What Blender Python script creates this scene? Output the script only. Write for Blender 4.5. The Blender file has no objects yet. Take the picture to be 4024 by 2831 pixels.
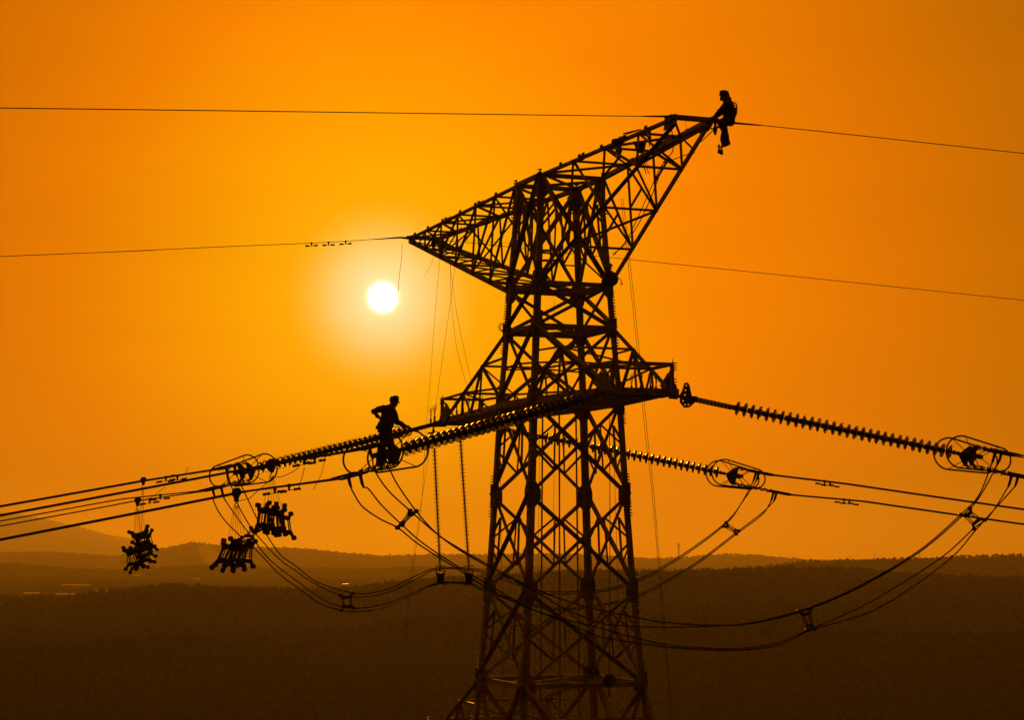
import bpy, bmesh, math, random
import numpy as np
from mathutils import Vector, Matrix
random.seed(7); np.random.seed(7)
SC = bpy.context.scene
COL = SC.collection

# ------------------------------------------------------------------ camera
FPX, PW, PH, PITCH = 8000.0, 4024.0, 2831.0, 0.0913
cam = bpy.data.cameras.new('camera'); camo = bpy.data.objects.new('camera', cam); COL.objects.link(camo)
cam.sensor_fit = 'HORIZONTAL'; cam.sensor_width = 36.0; cam.lens = FPX / PW * 36.0
cam.clip_start = 0.5; cam.clip_end = 150000
camo.location = (0, 0, 0); camo.rotation_euler = (math.pi / 2 + PITCH, 0, 0)
SC.camera = camo
CP, SP = math.cos(PITCH), math.sin(PITCH)
def ray(x, y):
    u = (x - PW / 2) / FPX; v = (PH / 2 - y) / FPX
    return Vector((u, CP - v * SP, SP + v * CP))
def at(x, y, Y):
    d = ray(x, y); return d * (Y / d.y)
def fx(p):
    d = p[1] * CP + p[2] * SP; return PW / 2 + FPX * p[0] / d

# ------------------------------------------------------------------ world and sun
SUN = ray(1504, 1169).normalized()
SC.view_settings.view_transform = 'Standard'; SC.view_settings.look = 'None'
SC.view_settings.exposure = 0.0; SC.view_settings.gamma = 1.0; SC.view_settings.use_curve_mapping = False
SC.cycles.max_bounces = 8; SC.cycles.transmission_bounces = 8; SC.cycles.transparent_max_bounces = 12
SC.cycles.volume_bounces = 0; SC.cycles.use_denoising = True
SC.cycles.caustics_reflective = False; SC.cycles.caustics_refractive = False
W = bpy.data.worlds.new('World'); SC.world = W; W.use_nodes = True
wn = W.node_tree; wn.nodes.clear()
def N(t, k, **kw):
    n = t.nodes.new(k)
    for a, b in kw.items(): setattr(n, a, b)
    return n
tc = N(wn, 'ShaderNodeTexCoord')
dot = N(wn, 'ShaderNodeVectorMath', operation='DOT_PRODUCT'); wn.links.new(tc.outputs['Generated'], dot.inputs[0]); dot.inputs[1].default_value = SUN
ac = N(wn, 'ShaderNodeMath', operation='ARCCOSINE'); wn.links.new(dot.outputs['Value'], ac.inputs[0])
nrm = N(wn, 'ShaderNodeMath', operation='DIVIDE'); wn.links.new(ac.outputs[0], nrm.inputs[0]); nrm.inputs[1].default_value = 0.5
ramp = N(wn, 'ShaderNodeValToRGB'); wn.links.new(nrm.outputs[0], ramp.inputs[0])
cr = ramp.color_ramp; cr.interpolation = 'LINEAR'
SKY = [(0.0, (6, 5.5, 4.5)), (0.0056, (5, 4.6, 3.4)), (0.0072, (1.75, 1.45, .85)), (0.0090, (1.45, 1.05, .46)), (0.014, (1.34, .91, .36)),
       (0.022, (1.28, .79, .235)), (0.031, (1.23, .635, .085)), (0.040, (1.19, .525, .018)), (0.048, (1.15, .465, .002)),
       (0.071, (1.12, .415, .0)), (0.11, (1.09, .33, .0)), (0.155, (1.04, .243, .0)), (0.24, (.81, .18, .0)), (0.32, (.55, .140, .0)), (0.5, (.24, .07, .0))]
while len(cr.elements) < len(SKY): cr.elements.new(0.5)
for e, (p, c) in zip(cr.elements, SKY): e.position = p / 0.5; e.color = (*c, 1)
for e, (p, c) in zip(cr.elements, SKY): e.position = p / 0.5; e.color = (*c, 1)
# thinner, slightly darker light over on the anti-solar half
bg = N(wn, 'ShaderNodeBackground'); bg.inputs['Strength'].default_value = 1.0
wo = N(wn, 'ShaderNodeOutputWorld')
mx = N(wn, 'ShaderNodeMapRange', clamp=True); wn.links.new(ac.outputs[0], mx.inputs['Value'])
mx.inputs['From Min'].default_value = 0.5; mx.inputs['From Max'].default_value = 1.6; mx.inputs['To Min'].default_value = 1.0; mx.inputs['To Max'].default_value = 0.30
sc_ = N(wn, 'ShaderNodeVectorMath', operation='SCALE'); wn.links.new(ramp.outputs[0], sc_.inputs[0]); wn.links.new(mx.outputs['Result'], sc_.inputs['Scale'])
sep = N(wn, 'ShaderNodeSeparateXYZ'); wn.links.new(tc.outputs['Generated'], sep.inputs[0])
def band(src, a, b, ta, tb):
    m_ = N(wn, 'ShaderNodeMapRange', clamp=True, interpolation_type='SMOOTHSTEP'); wn.links.new(sep.outputs[src], m_.inputs['Value'])
    for k_, v_ in (('From Min', a), ('From Max', b), ('To Min', ta), ('To Max', tb)): m_.inputs[k_].default_value = v_
    return m_.outputs['Result']
def scaled(vec, f):
    n_ = N(wn, 'ShaderNodeVectorMath', operation='SCALE'); wn.links.new(vec, n_.inputs[0]); wn.links.new(f, n_.inputs['Scale']); return n_.outputs[0]
col_ = scaled(scaled(scaled(sc_.outputs[0], band('Z', .0, .035, 1.75, 1.0)), band('Z', .02, .13, 1.06, 1.0)), band('X', -.26, -.05, .80, 1.0))
mpn = N(wn, 'ShaderNodeMapping'); mpn.inputs['Scale'].default_value = (3.5, 3.5, 16); wn.links.new(tc.outputs['Generated'], mpn.inputs['Vector'])
dn = N(wn, 'ShaderNodeTexNoise'); dn.inputs['Scale'].default_value = 1.6; dn.inputs['Detail'].default_value = 3; wn.links.new(mpn.outputs[0], dn.inputs['Vector'])
dm = N(wn, 'ShaderNodeMapRange'); wn.links.new(dn.outputs['Fac'], dm.inputs['Value'])
for k_, v_ in (('From Min', .3), ('From Max', .7), ('To Min', .955), ('To Max', 1.03)): dm.inputs[k_].default_value = v_
col_ = scaled(col_, dm.outputs['Result']); wn.links.new(col_, bg.inputs['Color']); wn.links.new(bg.outputs[0], wo.inputs['Surface'])
sl = bpy.data.lights.new('sun', 'SUN'); sl.energy = 2.35; sl.angle = math.radians(0.5); sl.color = (1.0, 0.305, 0.010)
so = bpy.data.objects.new('sun', sl); COL.objects.link(so); so.rotation_euler = SUN.to_track_quat('Z', 'Y').to_euler()

# ------------------------------------------------------------------ materials
def mat(name, col, rough=.6, metal=0.0, var=.25, scale=6.0, col2=None, bump=0.0, trans=0.0, ior=1.45):
    m = bpy.data.materials.new(name); m.use_nodes = True; t = m.node_tree
    b = t.nodes['Principled BSDF']
    tcn = N(t, 'ShaderNodeTexCoord'); no = N(t, 'ShaderNodeTexNoise'); no.inputs['Scale'].default_value = scale; no.inputs['Detail'].default_value = 6
    t.links.new(tcn.outputs['Object'], no.inputs['Vector'])
    r = N(t, 'ShaderNodeValToRGB'); t.links.new(no.outputs['Fac'], r.inputs[0])
    c2 = col2 or tuple(c * (1 - var) for c in col)
    r.color_ramp.elements[0].position = .35; r.color_ramp.elements[1].position = .7
    r.color_ramp.elements[0].color = (*c2, 1); r.color_ramp.elements[1].color = (*col, 1)
    t.links.new(r.outputs[0], b.inputs['Base Color'])
    b.inputs['Roughness'].default_value = rough; b.inputs['Metallic'].default_value = metal
    if trans: b.inputs['Transmission Weight'].default_value = trans; b.inputs['IOR'].default_value = ior
    if bump:
        bn = N(t, 'ShaderNodeBump'); bn.inputs['Strength'].default_value = bump; t.links.new(no.outputs['Fac'], bn.inputs['Height']); t.links.new(bn.outputs[0], b.inputs['Normal'])
    return m
M = dict(
    steel=mat('galvanised_steel', (.42, .36, .27), .55, .1, scale=2.2, col2=(.19, .15, .10)),
    steel2=mat('galvanised_plate', (.36, .31, .24), .6, .1, scale=3.5, col2=(.17, .13, .09)),
    dark=mat('weathered_fitting', (.09, .08, .07), .5, .4, scale=12.0),
    alu=mat('conductor_aluminium', (.06, .055, .05), .6, .3, scale=8.0),
    rubber=mat('silicone_rubber', (.10, .05, .04), .6, 0, scale=9.0),
    glass=mat('toughened_glass', (.30, .29, .18), .13, 0, var=.2, trans=.72, ior=1.45, scale=4.0),
    cap=mat('insulator_cap', (.10, .09, .08), .45, .5, scale=14.0),
    rope=mat('rope_fibre', (.22, .17, .10), .9, 0, scale=40.0),
    cloth=mat('work_jacket', (.07, .065, .055), .9, 0, scale=14.0, bump=.3),
    cloth2=mat('work_trousers', (.05, .048, .045), .9, 0, scale=14.0, bump=.3),
    skin=mat('skin', (.30, .19, .13), .6, 0, var=.1),
    hat=mat('cap_cloth', (.06, .055, .05), .8, 0),
    boot=mat('boot_leather', (.03, .027, .025), .6, 0),
    strap=mat('webbing', (.09, .07, .04), .8, 0),
    bristle=mat('bird_spike_wire', (.12, .10, .08), .5, .4),
    foliage=mat('forest_foliage', (.058, .062, .032), .95, 0, var=.5, scale=.007, col2=(.022, .023, .013)),
    soil=mat('wooded_ground', (.030, .028, .017), 1.0, 0, scale=.004, col2=(.020, .018, .011)),
    water=mat('pond_water', (.03, .03, .02), .12, 0, var=.1, scale=.5, bump=.06),
    film=mat('greenhouse_film', (.85, .80, .70), .2, .9, var=.15, scale=.3),
    wall=mat('plaster', (.4, .36, .3), .8, 0, var=.2, scale=.4),
)

for k_ in ('soil', 'foliage'): M[k_].node_tree.nodes['Principled BSDF'].inputs['Specular IOR Level'].default_value = 0.0

# ------------------------------------------------------------------ mesh helpers
def basis(d, up=Vector((0, 0, 1))):
    d = d.normalized()
    s = d.cross(up)
    if s.length < 1e-4: s = d.cross(Vector((0, 1, 0)))
    s.normalize(); u = s.cross(d).normalized()
    return d, s, u
class MB:
    def __init__(s): s.v = []; s.f = []; s.sm = []
    def add(s, vs, fs, smooth=False):
        b = len(s.v); s.v += [Vector(x) for x in vs]; s.f += [tuple(i + b for i in f) for f in fs]; s.sm += [smooth] * len(fs)
        return s
    def prism(s, prof, p0, p1, up=Vector((0, 0, 1))):
        p0 = Vector(p0); p1 = Vector(p1); d, sd, u = basis(p1 - p0, up); n = len(prof)
        vs = [p0 + sd * a + u * b for a, b in prof] + [p1 + sd * a + u * b for a, b in prof]
        fs = [(i, (i + 1) % n, n + (i + 1) % n, n + i) for i in range(n)] + [tuple(range(n))[::-1], tuple(range(n, 2 * n))]
        return s.add(vs, fs)
    def angle(s, p0, p1, w, up=Vector((0, 0, 1)), t=None, fl=1):
        t = t or max(.012, w * .14); h = w / 2
        pr = [(-h, -h), (h, -h), (h, -h + t), (-h + t, -h + t), (-h + t, h), (-h, h)]
        return s.prism([(a * fl, b) for a, b in pr], p0, p1, up)
    def box(s, p0, p1, w, h, up=Vector((0, 0, 1))):
        return s.prism([(-w / 2, -h / 2), (w / 2, -h / 2), (w / 2, h / 2), (-w / 2, h / 2)], p0, p1, up)
    def tube(s, path, r, n=8, closed=False, cap=True):
        path = [Vector(p) for p in path]; m = len(path); rs = r if isinstance(r, (list, tuple)) else [r] * m
        vs = []; prev = None
        for i, p in enumerate(path):
            a = path[(i - 1) % m] if (closed or i) else path[0]; b = path[(i + 1) % m] if (closed or i < m - 1) else path[-1]
            d = (b - a)
            d = d.normalized() if d.length > 1e-9 else Vector((0, 0, 1))
            if prev is None: _, sd, u = basis(d)
            else:
                sd = (prev - d * prev.dot(d))
                sd = sd.normalized() if sd.length > 1e-6 else basis(d)[1]
                u = sd.cross(d).normalized()
            prev = sd
            vs += [p + (sd * math.cos(2 * math.pi * k / n) + u * math.sin(2 * math.pi * k / n)) * rs[i] for k in range(n)]
        fs = []
        for i in range(m if closed else m - 1):
            j = (i + 1) % m
            fs += [(i * n + k, i * n + (k + 1) % n, j * n + (k + 1) % n, j * n + k) for k in range(n)]
        s.add(vs, fs, True)
        if cap and not closed:
            s.add(vs[:n], [tuple(range(n))]); s.add(vs[-n:], [tuple(range(n))[::-1]])
        return s
    def lathe(s, prof, p, axis, n=20):
        p = Vector(p); d, sd, u = basis(Vector(axis)); vs = []
        for a, r in prof: vs += [p + d * a + (sd * math.cos(2 * math.pi * k / n) + u * math.sin(2 * math.pi * k / n)) * r for k in range(n)]
        fs = []
        for i in range(len(prof) - 1): fs += [(i * n + k, i * n + (k + 1) % n, (i + 1) * n + (k + 1) % n, (i + 1) * n + k) for k in range(n)]
        if prof[0][1] > 1e-6: fs.append(tuple(range(n))[::-1])
        if prof[-1][1] > 1e-6: fs.append(tuple(range((len(prof) - 1) * n, len(prof) * n)))
        return s.add(vs, fs, True)
    def ball(s, p, r, n=10, sq=(1, 1, 1)):
        p = Vector(p); vs = []; fs = []; m = max(4, n // 2)
        for i in range(m + 1):
            t = math.pi * i / m
            for k in range(n):
                a = 2 * math.pi * k / n
                vs.append(p + Vector((math.sin(t) * math.cos(a) * sq[0], math.sin(t) * math.sin(a) * sq[1], math.cos(t) * sq[2])) * r)
        for i in range(m): fs += [(i * n + k, (i + 1) * n + k, (i + 1) * n + (k + 1) % n, i * n + (k + 1) % n) for k in range(n)]
        return s.add(vs, fs, True)
    def plate(s, pts, nrm, th):
        pts = [Vector(p) for p in pts]; nrm = Vector(nrm).normalized(); n = len(pts)
        vs = [p + nrm * th / 2 for p in pts] + [p - nrm * th / 2 for p in pts]
        return s.add(vs, [tuple(range(n)), tuple(range(n, 2 * n))[::-1]] + [(i, n + i, n + (i + 1) % n, (i + 1) % n) for i in range(n)])
    def build(s, name, m, parent=None, org=None):
        o3 = Vector(org) if org is not None else (wloc(parent) if parent else Vector((0, 0, 0)))
        me = bpy.data.meshes.new(name); me.from_pydata([tuple(v - o3) for v in s.v], [], s.f); me.update()
        for p, q in zip(me.polygons, s.sm): p.use_smooth = q
        bm = bmesh.new(); bm.from_mesh(me); bmesh.ops.remove_doubles(bm, verts=bm.verts, dist=1e-5); bmesh.ops.recalc_face_normals(bm, faces=bm.faces); bm.to_mesh(me); bm.free()
        me.materials.append(M[m] if isinstance(m, str) else m)
        o = bpy.data.objects.new(name, me); COL.objects.link(o)
        if parent: o.parent = parent
        else: o.location = o3
        return o
def wloc(o):
    l = Vector((0, 0, 0))
    while o is not None: l += o.location; o = o.parent
    return l
def tag(o, label=None, cat=None, group=None, kind=None):
    if label: o['label'] = label
    if cat: o['category'] = cat
    if group: o['group'] = group
    if kind: o['kind'] = kind
    return o
def thing(name, loc, label, cat, group=None):
    o = bpy.data.objects.new(name, None); COL.objects.link(o); o.location = Vector(loc); o.empty_display_size = .2
    return tag(o, label, cat, group)
def comb(a, b, out, ln, n, w):
    """a strip with a row of bolt shanks standing out of it, one continuous piece"""
    a, b, out = Vector(a), Vector(b), Vector(out).normalized(); d = (b - a); L_ = d.length; d.normalize(); nr = d.cross(out)
    pts = [a - out * .02]
    for k in range(n):
        c = a + d * (L_ * (k + .5) / n); pts += [c - d * w / 2 + out * .02, c - d * w / 2 + out * ln, c + d * w / 2 + out * ln, c + d * w / 2 + out * .02]
    pts.append(b - out * .02)
    return MB().plate(pts, nr, w)
def spline(pts, per=8):
    pts = [Vector(p) for p in pts]; out = []
    P = [pts[0] * 2 - pts[1]] + pts + [pts[-1] * 2 - pts[-2]]
    for i in range(1, len(P) - 2):
        a, b, c, d = P[i - 1:i + 3]
        for k in range(per):
            t = k / per
            out.append(.5 * ((2 * b) + (c - a) * t + (2 * a - 5 * b + 4 * c - d) * t * t + (3 * b - a - 3 * c + d) * t ** 3))
    out.append(pts[-1]); return out
ORD = ['first', 'second', 'third', 'fourth', 'fifth', 'sixth', 'seventh', 'eighth', 'ninth', 'tenth', 'eleventh', 'twelfth']

# ------------------------------------------------------------------ tower frame of reference
TC = Vector((1.3954, 60.0, 0)); TH = 0.3635
AV = Vector((math.sin(TH), -math.cos(TH), 0)); LV = Vector((math.cos(TH), math.sin(TH), 0)); ZV = Vector((0, 0, 1))
def T(a, l, z): return TC + AV * a + LV * l + ZV * z
ZG = -45.0
LEV = [(ZG, 5.4), (-26.0, 3.75), (-13.5, 2.68), (-9.0, 2.29), (-3.9387, 1.8709), (-1.2704, 1.6774), (1.4817, 1.5273), (4.1677, 1.4024), (6.36, 1.2446), (7.6287, 1.1699), (10.8211, .978)]
def wz(z): return float(np.interp(z, [q[0] for q in LEV], [q[1] for q in LEV]))
Z0, Z1, Z2, Z3, Z4, Z5, ZT = [q[0] for q in LEV[4:]]
ZTIP, LA, LAF, WA, LB, LBF = 10.92, 9.08, 12.78, .509, 5.97, 8.58
WBN, WBF, ZP = .88, .70, 4.90
tower = thing('transmission_tower', T(0, 0, ZG), 'tall steel lattice transmission tower with two long crossarms standing in front of the hills', 'pylon')
CN = [(-1, -1), (1, -1), (1, 1), (-1, 1)]
def leg_pt(c, z): w = wz(z); return T(c[0] * w, c[1] * w, z)
def cdir(c): return (AV * c[0] + LV * c[1]).normalized()
legs = []
for c in CN:
    mb = MB()
    for i in range(len(LEV) - 1):
        p, q = leg_pt(c, LEV[i][0]), leg_pt(c, LEV[i + 1][0])
        d = (q - p).normalized(); x = -AV * c[0]; y = -LV * c[1]
        x = (x - d * x.dot(d)).normalized(); y = (y - d * y.dot(d)).normalized()
        w = .165 if LEV[i][0] < Z3 else .145; t = .026
        q = q + d * (.0 if i < len(LEV) - 2 else .05)
        pr = [(-.02, -.02), (w, -.02), (w, t), (t, t), (t, w), (-.02, w)]
        vs = [p + x * a + y * b for a, b in pr] + [q + x * a + y * b for a, b in pr]
        mb.add(vs, [(k, (k + 1) % 6, 6 + (k + 1) % 6, 6 + k) for k in range(6)] + [tuple(range(6))[::-1], tuple(range(6, 12))])
    lg = mb.build('leg', 'steel', tower); legs.append(lg)
    # gusset plates on both faces at every panel joint, and rows of bolts beside them
    for z, hh, ww in [(Z0, .36, .36), (Z1, .36, .32), (Z2, .36, .32), (Z3, .36, .34), (Z4, .30, .28), (Z5, .36, .32), (ZT - .36, .30, .30)]:
        p = leg_pt(c, z)
        for ax, s in ((AV, c[0]), (LV, c[1])):
            other = LV if ax is AV else AV; so_ = c[1] if ax is AV else c[0]
            inn = -ax * s; out = other * so_
            b = p + out * .035
            pts = [b - inn * .06 + ZV * hh, b + inn * ww * .55 + ZV * hh, b + inn * ww + ZV * hh * .35, b + inn * ww - ZV * hh * .45, b + inn * ww * .5 - ZV * hh, b - inn * .06 - ZV * hh]
            MB().plate(pts, out, .018).build('gusset_plate', 'steel2', lg)
    for z in (Z0, Z1, Z2, Z3, Z4, Z5, ZT - .45):
        for ax, sg in ((AV, c[0]), (LV, c[1])):
            for lo in (-.64, .14):
                a, b = leg_pt(c, z + lo), leg_pt(c, z + lo + .5)
                comb(a, b, ax * sg, .085, 6, .03).build('bolt_row', 'dark', lg)
    if c in ((1, -1), (-1, -1)):
        a, b = leg_pt(c, Z0 + .7), leg_pt(c, Z1 - .7)
        comb(a, b, AV * c[0], .13, 4, .02).build('step_bolts', 'dark', lg)

def member(name, parent, p, q, w, m='steel', up=None, fl=1):
    p = Vector(p); q = Vector(q)
    return MB().angle(p, q, w, up or ZV, fl=fl).build(name, m, parent)
def inset(p, q, a=.06):
    d = (q - p).normalized(); return p + d * a, q - d * a
FACES = [(0, 1), (1, 2), (2, 3), (3, 0)]
ties = []
for i in range(len(LEV) - 1):
    zl, zh = LEV[i][0], LEV[i + 1][0]
    for fi, (ca, cb) in enumerate(FACES):
        a0, b0, a1, b1 = leg_pt(CN[ca], zl), leg_pt(CN[cb], zl), leg_pt(CN[ca], zh), leg_pt(CN[cb], zh)
        nrm = (b0 - a0).cross(a1 - a0).normalized()
        w = .118 if i >= 9 else (.102 if i >= 4 else .135)
        off = nrm * .05
        member('diagonal_brace', tower, a0 + off, b1 + off, w, up=nrm)
        member('diagonal_brace', tower, b0 - off, a1 - off, w, up=nrm, fl=-1)
        # redundant members between legs and diagonals
        wl, wh = (b0 - a0).length, (b1 - a1).length; f = wl / (wl + wh)
        X = a0.lerp(b1, f)
        if 3 <= i <= 6 or i == 9:
            am, bm_ = a0.lerp(a1, f), b0.lerp(b1, f)
            ql, qh, pl, ph = a0.lerp(X, .5), a1.lerp(X, .5), b0.lerp(X, .5), b1.lerp(X, .5)
            for p, q in ((am, ql), (am, qh), (bm_, pl), (bm_, ph)): ties.append((p, q, .058, nrm))
            for p, q in ((ql, qh), (pl, ph)): ties.append((p, q, .052, nrm))
            if i == 9:
                for p, q in ((a0.lerp(a1, .5 * f), ql), (a1.lerp(a0, .5 * (1 - f)), qh)): ties.append((p, q, .045, nrm))
        elif i in (7,):
            am, bm_ = a0.lerp(a1, .5), b0.lerp(b1, .5)
            for p, q in ((am, X), (X, bm_)): ties.append((p, q, .05, nrm))
ties.sort(key=lambda t: -(t[0] - t[1]).length * t[2])
for p, q, w, nrm in ties[:96]: member('tie_brace', tower, p, q, w, up=nrm)
if ties[96:]:
    mb = MB()
    for p, q, w, nrm in ties[96:]: mb.angle(p, q, w, nrm)
    tag(mb.build('tie_bracing', 'steel', tower), kind='stuff')
for z, w, plan in ((Z0, .15, 1), (Z3, .16, 1), (Z4, .15, 1), (Z5, .14, 1), (ZT, .12, 1), (-13.5, .15, 0), (-26.0, .15, 0)):
    P = [leg_pt(c, z) for c in CN]
    for a, b in FACES: member('horizontal_brace', tower, P[a], P[b], w)
    if plan:
        member('horizontal_brace', tower, P[0] - ZV * .06, P[2] - ZV * .06, .09); member('horizontal_brace', tower, P[1] + ZV * .06, P[3] + ZV * .06, .09)
        mids = [(P[a] + P[b]) / 2 for a, b in FACES]
        if z in (Z0, Z4, Z5):
            for k in range(4): member('horizontal_brace', tower, mids[k] - ZV * .03, mids[(k + 1) % 4] - ZV * .03, .075)
for sa in (-.55, .55):   # inner hanger rails inside the body
    member('vertical_hanger', tower, T(sa * .5, sa, Z0 - 6), T(sa * .4, sa * .8, Z3), .05)
    member('vertical_hanger', tower, T(-sa * .6, sa * .2, Z0 - 6), T(-sa * .5, sa * .2, Z3), .045)

# ------------------------------------------------------------------ earth wire crossarms at the top
def earth_arm(s, L, n, label):
    tips = {k: T(s * L, k * WA, ZTIP) for k in (-1, 1)}
    up0 = {k: tips[k] + ZV * .02 for k in (-1, 1)}; up1 = {k: T(s * wz(ZT), k * wz(ZT), ZT) for k in (-1, 1)}
    lo0 = {k: tips[k] - ZV * .10 for k in (-1, 1)}; lo1 = {k: T(s * wz(Z5), k * wz(Z5), Z5) for k in (-1, 1)}
    mb = MB()
    for k in (-1, 1):
        mb.angle(up0[k], up1[k], .125, fl=k * s); mb.angle(lo0[k], lo1[k], .135, up=LV * k, fl=s)
    arm = mb.build('earth_wire_crossarm', 'steel', tower)
    if label: arm['label'] = label
    U = {}; B = {}
    al, au = L, wz(ZT)
    for j in range(n + 1):
        f = j / n
        for k in (-1, 1):
            B[j, k] = lo0[k].lerp(lo1[k], f)
            aa = L + (wz(Z5) - L) * f; g = min(1, (L - aa) / (L - wz(ZT)))
            U[j, k] = up0[k].lerp(up1[k], g)
    for j in range(1, n + 1):
        big = .07 if s > 0 else .066
        for k in (-1, 1):
            if j < n: member('web_brace', arm, U[j, k], B[j, k], big, up=LV * k)
            member('web_brace', arm, B[j - 1, k] if j > 1 else B[1, k].lerp(B[0, k], .45), U[j, k] if j > 1 else U[1, k], big * (1.25 if j > 1 else .8), up=LV * k, fl=-1)
            if s > 0 and 2 <= j <= n:
                pm = U[j, k].lerp(B[j, k], .5); qm = B[j - 1, k].lerp(U[j, k], .5); member('web_brace', arm, pm, qm, .05, up=LV * k)
        member('cross_strut', arm, U[j, -1], U[j, 1], .07)
        if j < n: member('cross_strut', arm, B[j, -1], B[j, 1], .07)
        a, b = (-1, 1) if j % 2 else (1, -1)
        member('cross_strut', arm, U[j - 1, a], U[j, b], .065); member('cross_strut', arm, B[j - 1, b], B[j, a], .06)
        if s < 0: member('cross_strut', arm, B[j - 1, a], B[j, b], .05)
        if j < n: member('cross_strut', arm, U[j, a], B[j, b], .05, up=AV)
    # end beam and plates at the tip
    MB().box(tips[-1] - LV * .12 + ZV * .03, tips[1] + LV * .22 + ZV * .03, .13, .12).build('tip_beam', 'steel', arm)
    for k in (-1, 1):
        c = tips[k]; i_ = -AV * s
        MB().plate([c - i_ * .12 + ZV * .1, c + i_ * .5 + ZV * .08, c + i_ * .62 - ZV * .2, c + i_ * .1 - ZV * .24, c - i_ * .16 - ZV * .1], LV, .03).build('tip_plate', 'steel2', arm)
        for f in (.04, .18, .33, .36, .5, .64, .67, .82):
            p = up0[k].lerp(up1[k], f); q = up0[k].lerp(up1[k], f + .022)
            comb(p + ZV * .05, q + ZV * .05, ZV, .06, 3, .025).build('bolt_row', 'dark', arm)
    for f in (.36, .66):
        for k in (-1, 1):
            p = up0[k].lerp(up1[k], f); q = up0[k].lerp(up1[k], f + .045); MB().angle(p + ZV * .012, q + ZV * .012, .16, fl=k * s).build('splice_plate', 'steel2', arm)
    return U, B, tips
UN, BN, TIPN = earth_arm(1, LA, 4, 'near top crossarm reaching up to the right, seated worker at its tip')
UF, BF, TIPF = earth_arm(-1, LAF, 6, 'far top crossarm narrowing to a tip beside the sun')
for k in (-1, 1): MB().angle(T(-wz(ZT), k * wz(ZT), ZT), T(wz(ZT), k * wz(ZT), ZT), .125, fl=k).build('top_chord', 'steel', tower)

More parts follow.
